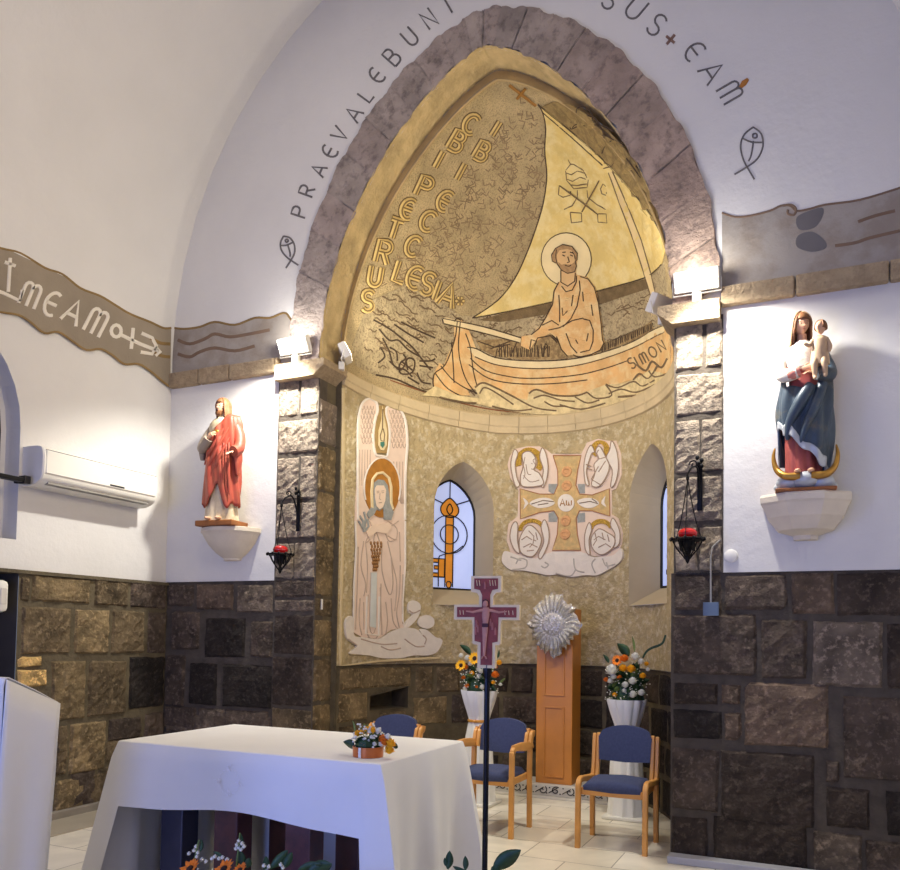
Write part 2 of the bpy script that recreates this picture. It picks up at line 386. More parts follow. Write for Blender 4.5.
# stroke alphabet, unit box
def arc(cx, cy, rx, ry, a0, a1, n=10): return [(cx+rx*math.cos(math.radians(a0+(a1-a0)*i/n)), cy+ry*math.sin(math.radians(a0+(a1-a0)*i/n))) for i in range(n+1)]
FONT = {
 'P': [[(.1, 0), (.1, 1), (.45, 1)]+arc(.45, .75, .25, .25, 90, -90, 6)+[(.1, .5)]],
 'R': [[(.1, 0), (.1, 1), (.45, 1)]+arc(.45, .75, .25, .25, 90, -90, 6)+[(.1, .5)], [(.4, .5), (.7, 0)]],
 'A': [[(0, 0), (.38, 1), (.76, 0)], [(.14, .36), (.62, .36)]],
 'E': [arc(.42, .5, .38, .5, 60, 300, 12), [(.06, .5), (.6, .5)]],
 'V': [[(0, 1), (.36, 0), (.72, 1)]],
 'L': [[(.1, 1), (.1, 0), (.62, 0)]],
 'B': [[(.1, 0), (.1, 1), (.42, 1)]+arc(.42, .77, .2, .23, 90, -90, 6)+[(.1, .54)], [(.42, .54)]+arc(.45, .27, .25, .27, 90, -90, 6)+[(.1, 0)]],
 'U': [[(.08, 1), (.08, .35)]+arc(.38, .32, .3, .32, 180, 360, 8)+[(.68, 1)]],
 'N': [[(.08, 0), (.08, 1), (.68, 0), (.68, 1)]],
 'T': [[(0, 1), (.7, 1)], [(.35, 1), (.35, 0)]],
 'S': [arc(.37, .75, .27, .25, 30, 270, 8)+arc(.37, .25, .27, .25, 90, -150, 8)],
 '+': [[(.35, .15), (.35, .85)], [(.05, .5), (.65, .5)]],
 '*': [[(.35, .1), (.35, .9)], [(.0, .3), (.7, .7)], [(.0, .7), (.7, .3)]],
 'M': [[(.05, 0), (.05, .75)]+arc(.22, .78, .17, .2, 180, 0, 6)+[(.39, 0)], [(.39, .75)]+arc(.56, .78, .17, .2, 180, 0, 6)+[(.73, 0)]],
 'D': [[(.1, 0), (.1, 1), (.3, 1)]+arc(.3, .5, .4, .5, 90, -90, 8)+[(.1, 0)]],
 'C': [arc(.42, .5, .38, .5, 50, 310, 12)],
 'I': [[(.3, 0), (.3, 1)]],
 'O': [arc(.4, .5, .36, .5, 0, 360, 16)],
}
def letter(ch, cx, cy, hgt, ang, asp=1.0):
    """letter strokes in picture coordinates; ang = reading direction in degrees, counter-clockwise"""
    a = math.radians(ang); c, s = math.cos(a), math.sin(a); out = []
    for st in FONT[ch]:
        o = []
        for (u, v) in st:
            X = (u-.38)*hgt*asp; Y = (v-.5)*hgt
            o.append((cx+X*c-Y*s, cy-(X*s+Y*c)))
        out.append(o)
    return out

# ------------------------------------------------------------------ setting: floor, walls, vault
def plane_mesh(name, m, poly, holes, fn, grid=0, parent=None, kind='structure', solid=0):
    mb = MB(); v, t = tri(poly, holes, grid); mb.add([fn(p.x, p.y) for p in v], t); o = mb.build(name, m, parent, fix=False)
    if kind and parent is None: tag(o, kind=kind)
    return o
fm = bpy.data.materials.new('cream marble tiles'); fm.use_nodes = True
nt = fm.node_tree; N = nt.nodes; L = nt.links; b = N['Principled BSDF']; b.inputs['Roughness'].default_value = .28
tc = N.new('ShaderNodeTexCoord'); br = N.new('ShaderNodeTexBrick'); br.offset = .5; br.inputs['Scale'].default_value = 1
br.inputs['Brick Width'].default_value = .62; br.inputs['Row Height'].default_value = .42; br.inputs['Mortar Size'].default_value = .004
br.inputs['Color1'].default_value = (*lin((240, 232, 212)), 1); br.inputs['Color2'].default_value = (*lin((226, 216, 192)), 1); br.inputs['Mortar'].default_value = (*lin((150, 140, 120)), 1)
L.new(tc.outputs['Object'], br.inputs['Vector']); no = N.new('ShaderNodeTexNoise'); no.inputs['Scale'].default_value = 2.2; no.inputs['Detail'].default_value = 8; no.inputs['Distortion'].default_value = 1.2
L.new(tc.outputs['Object'], no.inputs['Vector']); mr = N.new('ShaderNodeMapRange'); mr.inputs['From Min'].default_value = .35; mr.inputs['From Max'].default_value = .65; mr.inputs['To Min'].default_value = .86; mr.inputs['To Max'].default_value = 1.06
L.new(no.outputs['Fac'], mr.inputs['Value']); vm = N.new('ShaderNodeVectorMath'); vm.operation = 'SCALE'; L.new(br.outputs['Color'], vm.inputs[0]); L.new(mr.outputs[0], vm.inputs['Scale']); L.new(vm.outputs[0], b.inputs['Base Color'])
mb = MB(); mb.box(XL-.4, XR+.2, BACK, 2.6, -.1, 0); tag(mb.build('floor', fm), kind='structure')

# vault profile
def vault(n=24):
    P = []; cx = (XL+XR)/2; a = (XR-XL)/2
    for i in range(n+1):
        t = PI*i/n; P.append((cx-a*math.cos(t), 4.0+3.45*math.sin(t)**.97))
    return P
VP = vault()
op = [(JL, 0), (JL, 3.76)]+arch_pts(*INNER)[0:]+[(JR, 3.76), (JR, 0)]
op = [(x, z) for i, (x, z) in enumerate([(JL, ZD), (JL, 3.70)]+arch_pts(*INNER)+[(JR, 3.70), (JR, ZD)])]
outer = [(XL, ZD)]+VP+[(XR, ZD), (JR, ZD)]+op[::-1][1:-1]+[(JL, ZD)]
mb = MB(); v, t = tri(outer, (), .35)
mb.add([(p.x, -.015, p.y) for p in v], t)
mb.add([(XL, -.015, ZD), (JL, -.015, ZD), (XL, .05, ZD), (JL, .05, ZD), (JR, -.015, ZD), (XR, -.015, ZD), (JR, .05, ZD), (XR, .05, ZD)], [(0, 1, 3, 2), (4, 5, 7, 6)])
tag(mb.build('wall_end', PLASTER, fix=False), kind='structure')
# vault ceiling
mb = MB(); n = len(VP); ys = [-.015, -2.5, -5, -7.5, BACK]
mb.add([(x, y, z) for y in ys for x, z in VP], [(i*n+j, i*n+j+1, (i+1)*n+j+1, (i+1)*n+j) for i in range(len(ys)-1) for j in range(n-1)])
o = mb.build('ceiling', PLASTER, smooth=60, fix=False); tag(o, kind='structure')
# left wall with arched recess ; lower recess in the stone
NY0, NY1 = -2.75, -1.56
rec = [(NY1, 2.17), (NY1, 3.02)]+[((NY0+NY1)/2+.595*math.cos(a), 3.02+.72*math.sin(a)) for a in [PI*k/14 for k in range(1, 14)]]+[(NY0, 3.02), (NY0, 2.17)]
plane_mesh('wall_left', PLASTER, [(BACK, 1.93), (BACK, 4.0), (0, 4.0), (0, 1.93)], [rec], lambda y, z: (XL, y, z), .6)
mb = MB(); n = len(rec)
inn = [((NY0+NY1)/2+(y-(NY0+NY1)/2)*.93, 2.17+(z-2.17)*.965+.015) for y, z in rec]
mb.add([(XL, y, z) for y, z in rec]+[(XL-.16, y, z) for y, z in rec]+[(XL-.16, y, z) for y, z in inn]+[(XL-.34, y, z) for y, z in inn], [(k*n+i, k*n+(i+1) % n, (k+1)*n+(i+1) % n, (k+1)*n+i) for i in range(n) for k in (0, 1)])
tag(mb.build('trim_recess', PLASTER, fix=False), kind='structure')
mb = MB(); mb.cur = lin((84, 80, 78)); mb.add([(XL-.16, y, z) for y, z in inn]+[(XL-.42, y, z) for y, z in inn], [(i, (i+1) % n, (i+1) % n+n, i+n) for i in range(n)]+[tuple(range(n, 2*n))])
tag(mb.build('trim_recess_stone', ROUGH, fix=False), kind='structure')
mb = MB(); mb.box(XR, XR+.1, BACK, 0, 0, 4.05); tag(mb.build('wall_right', PLASTER), kind='structure')
# back wall of the nave with its doorway
plane_mesh('wall_back', PLASTER, [(XL, 0), (-3.6, 0), (-3.6, 3.2), (-.5, 3.2), (-.5, 0), (XR, 0)]+VP[::-1], (), lambda x, z: (x, BACK, z))

# ------------------------------------------------------------------ stone work
TONE = {'t': (116, 104, 80), 'b': (94, 84, 66), 'd': (60, 53, 48), 'k': (38, 34, 32), 'g': (94, 86, 78), 'y': (190, 164, 112), 'm': (76, 68, 62), 'r': (96, 84, 74), 'l': (150, 142, 132), 'w': (112, 104, 96)}
RB = random.Random(5)
def block(mb, fn, u0, u1, z0, z1, tone, h=.028, rough=.009, cell=.045):
    c = lin(TONE[tone]); f = RB.uniform(.88, 1.2); mb.cur = (c[0]*f*1.12, c[1]*f*1.02, c[2]*f*.88)
    nu = max(3, int((u1-u0)/cell)); nz = max(3, int((z1-z0)/cell)); rows = []
    j = [RB.uniform(-.008, .008) for _ in range(8)]
    for i in range(nz+1):
        row = []
        for k in range(nu+1):
            s = k/nu; t = i/nz; edge = k in (0, nu) or i in (0, nz)
            u = u0+(u1-u0)*s+(j[0]*(1-s)*(1-t)+j[1]*s*(1-t)+j[2]*s*t+j[3]*(1-s)*t); z = z0+(z1-z0)*t+(j[4]*(1-s)*(1-t)+j[5]*s*(1-t)+j[6]*s*t+j[7]*(1-s)*t)
            if edge: u += RB.uniform(-.004, .004); z += RB.uniform(-.004, .004)
            near = k in (1, nu-1) or i in (1, nz-1)
            if not edge:   # pull the second ring out to the arris
                if k == 1: u = u*.35+(u0+.006)*.65
                if k == nu-1: u = u*.35+(u1-.006)*.65
                if i == 1: z = z*.35+(z0+.006)*.65
                if i == nz-1: z = z*.35+(z1-.006)*.65
            row.append(Vector(fn(u, z, -.004 if edge else h*(.8 if near else 1)+RB.uniform(-rough, rough))))
        rows.append(row)
    mb.loft(rows, cap=False, closed=False)
def rows_auto(mb, fn, u0, u1, rows, tones, wmin=.28, wmax=.55, gap=.018, **kw):
    for (z0, z1) in rows:
        u = u0+RB.uniform(-.2, 0)
        while u < u1:
            wd = RB.uniform(wmin, wmax); a = max(u, u0); b_ = min(u+wd, u1)
            if b_-a > .06: block(mb, fn, a, b_-gap, z0, z1-gap, RB.choice(tones), **kw)
            u += wd
def fnE(u, z, h): return (u, -h, z)
def fnL(u, z, h): return (XL+h, u, z)
def trace(mb, fn, axis, val, ox, oy, s, rects, **kw):
    for (a, b_, c, d, tn) in rects:
        P = at(ox+a/s, oy+(b_+d)/2/s, axis, val); Q = at(ox+c/s, oy+(b_+d)/2/s, axis, val); T = at(ox+(a+c)/2/s, oy+b_/s, axis, val); B = at(ox+(a+c)/2/s, oy+d/s, axis, val)
        ua, ub = (P.x, Q.x) if axis == 1 else (P.y, Q.y); z1 = min(T.z, ZD-.012); z0 = max(B.z, .01)
        if z1-z0 > .04 and ub-ua > .03: block(mb, fn, ua, ub, z0, z1, tn, **kw)
# end wall, left of the apse
mb = MB(); mb.box(XL, -4.27, 0, .1, 0, ZD)
o = mb.build('wall_end_base_left', MORTAR); tag(o, kind='structure')
s_ = MB()
trace(s_, fnE, 1, 0, 0, 430, 3, [(505,463,582,530,'m'),(590,463,703,540,'r'),(712,463,820,550,'g'),(515,545,600,660,'m'),(615,563,738,682,'k'),(752,572,822,682,'m'),(497,675,555,830,'m'),(568,700,652,825,'k'),(668,705,815,835,'k')])
trace(s_, fnE, 1, 0, 0, 640, 3, [(500,220,630,280,'g'),(640,225,815,275,'m')])
rows_auto(s_, fnE, XL+.02, -4.29, [(.03, .3), (.32, .6), (.62, .84)], 'mdkg')
s_.build('stone_blocks', STONE, o, fix=False)
# left wall stone dado
mb = MB(); v, t = tri([(-4.5, 0), (0, 0), (0, 1.93), (-4.5, 1.93)], [[(-2.9, 1.04), (-1.53, 1.04), (-1.53, 1.915), (-2.9, 1.915)]], 0)
mb.add([(XL+.005, p.x, p.y) for p in v], t)
mb.box(XL-.3, XL+.03, -4.5, 0, 1.918, 1.945)
o = mb.build('wall_left_base', MORTARB, fix=False); tag(o, kind='structure')
s_ = MB()
trace(s_, fnL, 0, XL, 0, 430, 3, [(58,437,86,515,'b'),(92,440,268,520,'t'),(280,447,383,528,'b'),(388,452,497,535,'m'),(60,530,210,675,'b'),(220,537,327,672,'t'),(332,540,432,670,'b'),(440,545,495,670,'m'),(50,680,125,712,'y'),(48,716,140,772,'y')])
trace(s_, fnL, 0, XL, 0, 640, 3, [(150,60,255,240,'t'),(262,60,378,228,'b'),(384,50,490,205,'k'),(165,255,200,405,'b'),(205,245,315,395,'t'),(322,232,422,300,'d'),(432,215,488,290,'m'),(160,415,248,515,'t'),(255,400,305,505,'b')])
rows_auto(s_, fnL, -1.0, -.03, [(.06, .36), (.38, .58)], 'bmdb'); rows_auto(s_, fnL, -4.4, -1.6, [(.06, .36), (.38, .7), (.72, 1.0)], 'tby')
rows_auto(s_, fnL, -4.4, -2.95, [(1.02, 1.3), (1.32, 1.6), (1.62, 1.9)], 'tby')
s_.build('stone_blocks', STONE, o, fix=False)
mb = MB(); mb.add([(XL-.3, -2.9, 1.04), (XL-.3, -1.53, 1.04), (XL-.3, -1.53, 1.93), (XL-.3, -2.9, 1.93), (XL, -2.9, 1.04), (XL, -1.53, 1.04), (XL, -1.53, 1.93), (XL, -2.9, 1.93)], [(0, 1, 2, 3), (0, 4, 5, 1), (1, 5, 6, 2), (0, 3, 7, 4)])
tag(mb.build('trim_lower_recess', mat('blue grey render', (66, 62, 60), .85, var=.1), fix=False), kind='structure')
# right of the apse
mb = MB(); mb.box(-.93, XR, 0, .1, 0, ZD)
o = mb.build('wall_end_base_right', MORTAR); tag(o, kind='structure')
s_ = MB()
trace(s_, fnE, 1, 0, 640, 560, 2.807, [(95,40,228,142,'m'),(237,35,415,138,'m'),(425,35,545,152,'r'),(555,35,780,155,'d'),(92,152,328,322,'m'),(340,165,468,335,'m'),(485,170,682,355,'w'),(694,175,900,365,'d'),
 (92,345,220,405,'d'),(226,350,282,405,'r'),(92,420,228,502,'k'),(234,428,284,505,'r'),(295,345,530,525,'r'),(570,385,800,622,'m'),(88,528,222,705,'m'),(228,540,490,742,'d'),(520,640,648,752,'d'),(690,650,850,782,'k'),(88,722,192,838,'d'),(205,725,472,872,'d'),(485,765,622,900,'g'),(632,790,800,900,'m'),(520,560,560,625,'m')])
s_.build('stone_blocks', STONE, o, fix=False)
# piers of rough stone either side of the arch (from dado to cornice the plaster stops at them)
def fnP(u, z, h): return (u, -.022-h, z)
for nm, x0, x1, zz in (('trim_pier_left', -4.27, JL, 0), ('trim_pier_right', JR, -.585, ZD)):
    mb = MB(); mb.box(x0, x1, -.022, .1, zz, 3.72); o = mb.build(nm, MORTAR); tag(o, kind='structure')
    s_ = MB(); rr = [(1.96, 2.28), (2.3, 2.62), (2.64, 3.02), (3.04, 3.34), (3.36, 3.7)]
    for i, (z0, z1) in enumerate(rr):
        if i % 2: block(s_, fnP, x0+.006, x1-.004, z0, z1-.012, 'l', h=.016, rough=.009, cell=.03)
        else:
            m_ = x0+(x1-x0)*RB.uniform(.4, .65)
            block(s_, fnP, x0+.006, m_-.01, z0, z1-.012, 'l', h=.016, rough=.009, cell=.03); block(s_, fnP, m_, x1-.004, z0, z1-.012, 'l', h=.015, rough=.009, cell=.03)
    s_.build('rough_blocks', ROUGH, o, fix=False)
    if zz == 0:
        s_ = MB()
        for (z0, z1, tn) in ((.02, .3, 'm'), (.32, .6, 'g'), (.62, .86, 'b'), (.88, 1.3, 'd'), (1.32, 1.66, 'd'), (1.68, 1.78, 'g'), (1.8, 1.945, 'm')):
            block(s_, fnP, x0+.006, x1-.004, z0, z1, tn, h=.014)
        s_.build('stone_blocks', STONE, o, fix=False)
# jambs (left one is seen): inner face of the pier
def fnJ(u, z, h): return (JL+h, u, z)
mb = MB(); mb.box(JL-.3, JL, .1, .27, 0, 3.76); o = mb.build('trim_jamb_left', MORTARB); tag(o, kind='structure')
s_ = MB()
for (z0, z1, tn) in ((.02, .3, 'b'), (.32, .6, 't'), (.62, .9, 't'), (.92, 1.28, 'b'), (1.3, 1.62, 't'), (1.64, 1.8, 'b'), (1.82, 2.3, 't'), (2.32, 2.7, 't'), (2.72, 3.1, 't'), (3.12, 3.5, 'w')):
    block(s_, fnJ, -.02, .255, z0, z1, tn, h=.012)
s_.build('stone_blocks', STONE, o, fix=False)
mb = MB(); mb.box(JR, JR+.3, .1, .27, 0, 3.76); o = mb.build('trim_jamb_right', MORTARB); tag(o, kind='structure')
# arch ring of voussoirs: front face and its soffit
def ring_pts(a, b_, n):
    A, B = arch_pts(*a, n=n), arch_pts(*b_, n=n); return A, B
NV = 22
A, B = ring_pts(INNER, OUTER, NV*6)
mb = MB(); nA = len(A)
for k in range(0, nA-1, 12):
    seg = list(range(k, min(k+13, nA))); c = lin((164, 150, 140)); f = RB.uniform(.92, 1.08); tint = RB.uniform(-.006, .012); mb.cur = (c[0]*f+tint, c[1]*f, c[2]*f)
    g_ = max(0, (k/nA-.55)/.45); mb.cur = (mb.cur[0]*(1+.1*g_), mb.cur[1]*(1-.04*g_), mb.cur[2]*(1-.16*g_))
    rows = []
    for i in seg:
        a_, b_ = Vector((A[i][0], 0, A[i][1])), Vector((B[i][0], 0, B[i][1])); row = []
        e = i in (seg[0], seg[-1])
        for q in range(7):
            t = q/6; p = a_.lerp(b_, t); y = -.05+RB.uniform(-.006, .006)+(.006 if e and k % 24 else 0)
            if q in (0, 6): p += (b_-a_).normalized()*(.010*math.sin(i*.37+q)+.006*math.sin(i*.91))
            row.append((p.x, y, p.z))
        rows.append(row+[(b_.x, -.01, b_.z)])
    mb.loft(rows, cap=False, closed=False)
mb.cur = lin((112, 98, 92))
o = mb.build('trim_arch', ARCHST, fix=False, smooth=40); tag(o, kind='structure')
mb = MB(); n = len(A); rows = []
for y in (-.052, .03, .1, .17, .25): rows.append([(x+RB.uniform(-.003, .003), y, z+RB.uniform(-.003, .003)) for x, z in [(JL, 3.7)]+A+[(JR, 3.7)]])
mb.loft(rows, cap=False, closed=False); tag(mb.build('trim_soffit', SOFFIT, fix=False, smooth=40), kind='structure')
# flat ring between soffit and dome
DP = arch_pts(AX, ZL, AA, DOMH, DQ, n=NV*6)
mb = MB(); mb.add([(x, .25, z) for x, z in A]+[(x, .22, z) for x, z in DP], [(i, i+1, n+i+1, n+i) for i in range(n-1)])
mb.tube([(x, .24, z) for x, z in DP], .012, 6)
tag(mb.build('trim_plaster_ring', mat('ochre plaster ring', (184, 158, 108), .85, var=.15, scale=6, bump=.8, bscale=20), fix=False, smooth=40), kind='structure')
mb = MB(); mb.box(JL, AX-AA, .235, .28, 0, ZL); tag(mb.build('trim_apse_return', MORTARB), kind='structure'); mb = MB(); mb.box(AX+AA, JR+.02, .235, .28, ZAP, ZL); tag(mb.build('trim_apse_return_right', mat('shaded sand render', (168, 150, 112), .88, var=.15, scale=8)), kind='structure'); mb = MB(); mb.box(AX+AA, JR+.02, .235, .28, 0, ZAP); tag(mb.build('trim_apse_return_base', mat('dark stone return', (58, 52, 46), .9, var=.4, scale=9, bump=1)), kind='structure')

# ------------------------------------------------------------------ apse
def apse_pt(th, z, h=0.):
    p = Vector((AX-AA*math.cos(th), AY0+AB*math.sin(th), z)); n = Vector((math.cos(th)/AA, -math.sin(th)/AB, 0)).normalized(); return p+n*h
def th_of(P): return math.atan2((P.y-AY0)/AB, -(P.x-AX)/AA)
# niches: chord frame, outline in (s, z)
def arch_out(w, z0, zs, za, n=8):
    L_ = []
    for i in range(n+1):
        t = i/n; u = math.sin(PI/2*t); L_.append((w/2+w/2*max(0, 1-u*u)**.72, zs+(za-zs)*u))
    R_ = [(w-s, z) for s, z in L_[:-1]][::-1]
    return [(0, z0), (w, z0)]+[(s, z) for s, z in L_]+R_
WIN = []
for nm, PL, PR in (('window_1', Vector((-3.43, 1.44, 0)), Vector((-3.02, 1.95, 0))), ('window_2', Vector((-1.66, 1.87, 0)), Vector((-1.22, 1.30, 0)))):
    ch = PR-PL; W_ = ch.length; ch.normalize(); nrm = Vector((-ch.y, ch.x, 0))
    if nrm.dot(Vector((AX, 0.9, 0))-PL) > 0: nrm = -nrm
    o1 = arch_out(W_, 1.80, 2.78, 3.26); o2 = [(W_/2+(s-W_/2)*.92+(.0), 1.98+(z-1.80)*(3.12-1.98)/(3.26-1.80)) for s, z in o1]
    outer = []
    for s, z in o1:
        P = PL+ch*s; d = nrm; a = (d.x/AA)**2+(d.y/AB)**2; b_ = 2*((P.x-AX)*d.x/AA**2+(P.y-AY0)*d.y/AB**2); c = ((P.x-AX)/AA)**2+((P.y-AY0)/AB)**2-1
        Q = P+d*((-b_+math.sqrt(max(0, b_*b_-4*a*c)))/(2*a)); Q.z = z; outer.append(Q)
    inner = [PL+ch*s+nrm*.37+Vector((0, 0, z)) for s, z in o2]
    WIN.append((nm, outer, inner, PL+nrm*.37, ch, nrm, W_, o2))
holes = [[(th_of(P), P.z) for P in w_[1]] for w_ in WIN]
mb = MB(); v, t = tri([(0.0, ZAP), (PI, ZAP), (PI, ZL), (0, ZL)], holes, (.07, .22))
mb.add([apse_pt(p.x, p.y) for p in v], t); ap = mb.build('wall_apse', APSEW, smooth=60, fix=False); tag(ap, kind='structure')
# base stone of the apse, with a hollow where a stone is missing
H0 = [(.26, .80), (.53, .80), (.53, 1.0), (.26, .93)]
mb = MB(); v, t = tri([(0, 0), (PI, 0), (PI, ZAP), (0, ZAP)], [H0], (.07, .5)); mb.add([apse_pt(p.x, p.y, .005) for p in v], t)
mb.add([apse_pt(a, z, .005) for a, z in H0]+[apse_pt(a, z, -.25) for a, z in H0], [(i, (i+1) % 4, (i+1) % 4+4, i+4) for i in range(4)]+[(4, 5, 6, 7)])
for a_ in range(40):
    th0, th1 = PI*a_/40, PI*(a_+1)/40; mb.add([apse_pt(th0, ZAP, .03), apse_pt(th1, ZAP, .03), apse_pt(th1, ZAP-.01, .0), apse_pt(th0, ZAP-.01, .0)], [(0, 1, 2, 3)])
o = mb.build('wall_apse_base', MORTARB, smooth=60, fix=False); tag(o, kind='structure')
def fnA(u, z, h): return apse_pt(u, z, h)
s_ = MB()
block(s_, fnA, .01, .55, 1.0, 1.2, 't', cell=.06); 
for (a0, a1, z0, z1, tn) in ((.57,.70,.93,1.2,'b'),(.71,.88,.93,1.2,'b'),(.89,1.04,.93,1.2,'m'),(.01,.25,.72,.98,'t'),(.01,.3,.5,.7,'b'),(.32,.52,.5,.78,'b'),(.55,.8,.62,.91,'t'),(.82,1.04,.62,.91,'m')): block(s_, fnA, a0, a1, z0, z1, tn, cell=.06)
rows_auto(s_, fnA, 1.05, 3.12, [(.02, .32), (.33, .6), (.61, .91), (.92, 1.2)], 'kdkdm', .14, .3, gap=.012, cell=.06)
rows_auto(s_, fnA, .02, 1.04, [(.02, .24), (.25, .49)], 'bmd', .14, .3, gap=.012, cell=.06)
s_.build('stone_blocks', STONE, o, fix=False)
# dome
mb = MB(); rows = []
for i in range(41):
    t = math.sin(PI/2*i/40)*.9995; s = (1-t*t)**DQ
    rows.append([(AX-AA*s*math.cos(PI*k/56), AY0+AB*s*math.sin(PI*k/56), ZL+DOMH*t) for k in range(57)])
mb.loft(rows, cap=False, closed=False); o = mb.build('ceiling_apse_dome', DOMEBG, smooth=80, fix=False); tag(o, kind='structure')
# ledge at the springing of the dome
mb = MB()
pf = [(0, 3.575), (.022, 3.585), (.03, 3.64), (.04, 3.655), (.05, 3.745), (.035, 3.765), (0, 3.765)]
nst = 15
for k in range(nst):
    rows = []
    for q in range(5):
        th = PI*(k+q/4*.985)/nst; dz = max(0, 1-th/1.1); rows.append([apse_pt(th, z+dz*(.10-.06*(z-3.575)/.19), h) for h, z in pf])
    mb.loft(rows, cap=True, closed=False)
tag(mb.build('trim_apse_ledge', LEDGE, fix=False), kind='structure')
# cornice blocks on piers and walls
mb = MB()
for sx, xo, xi in ((1, -4.25, JL), (-1, -.60, JR)):
    mb.prism([(xo, 3.665), (xi, 3.665), (xi+sx*.10, 3.745), (xi+sx*.10, 3.80), (xo, 3.80)], -.12, .26)
tag(mb.build('trim_capital', CORN), kind='structure')
mb = MB(); x = XL+.01
while x < -4.27: x1 = min(x+RB.uniform(.3, .5), -4.255); mb.rbox(x, x1-.006, -.07, 0, 3.755, 3.89+RB.uniform(-.008, .008), .012); x = x1
x = -.6
while x < XR: x1 = min(x+RB.uniform(.35, .55), XR); mb.rbox(x+.004, x1-.003, -.07, 0, 3.765, 3.90+RB.uniform(-.008, .008), .012); x = x1
tag(mb.build('trim_cornice', CORN), kind='structure')
# floor trims
mb = MB(); mb.rbox(XL, XL+.06, -4.5, -.05, 0, .07, .008); tag(mb.build('baseboard_left', mat('dull grey stone', (140, 132, 118), .6, var=.15)), kind='structure')
mb = MB(); mb.box(XL+.06, XL+.45, -4.5, -.05, .0, .012); tag(mb.build('trim_floor_border', mat('grey veined marble', (168, 158, 138), .4, var=.12, scale=3)), kind='structure')
mb = MB(); mb.rbox(-.93, XR, -.14, -.03, 0, .05, .006); tag(mb.build('baseboard_right', mat('pale grey marble', (176, 176, 180), .4, var=.08, scale=3)), kind='structure')
# tile lines are in the material; marble step behind the chairs with carved scrolls
st = thing('marble_step', 'low pale marble step with black carved scrollwork under the wooden pillar', 'step', (-2.3, 1.57, 0))
mb = MB(); mb.rbox(-.68, .56, 0, .36, .022, .125, .006); mb.build('top_slab', TMARBLE, st)
mb = MB(); mb.rbox(-.74, .62, -.05, .36, 0, .022, .004); mb.build('lower_slab', TMARBLE, st)
mb = MB()
for k in range(9):
    x0 = -.62+k*.13; s = 1 if k % 2 else -1
    pts = [(x0+.05+.048*(1-i/14)*math.cos(i*.55*s+1), -.004, .074+.040*(1-i/14)*math.sin(i*.55*s+1)) for i in range(14)]
    mb.tube(pts, [.0045]*14, 4); mb.tube([(x0-.02, -.004, .05), (x0+.02, -.004, .075), (x0+.06, -.004, .1)], .004, 4)
    mb.ball((x0-.012, -.003, .1), .008, .003, .006, 6, 4); mb.ball((x0+.09, -.003, .048), .008, .003, .006, 6, 4)
mb.build('scroll_ornament', mat('black inlay', (24, 22, 20), .6, var=.1), st)
st.rotation_euler.z = 0
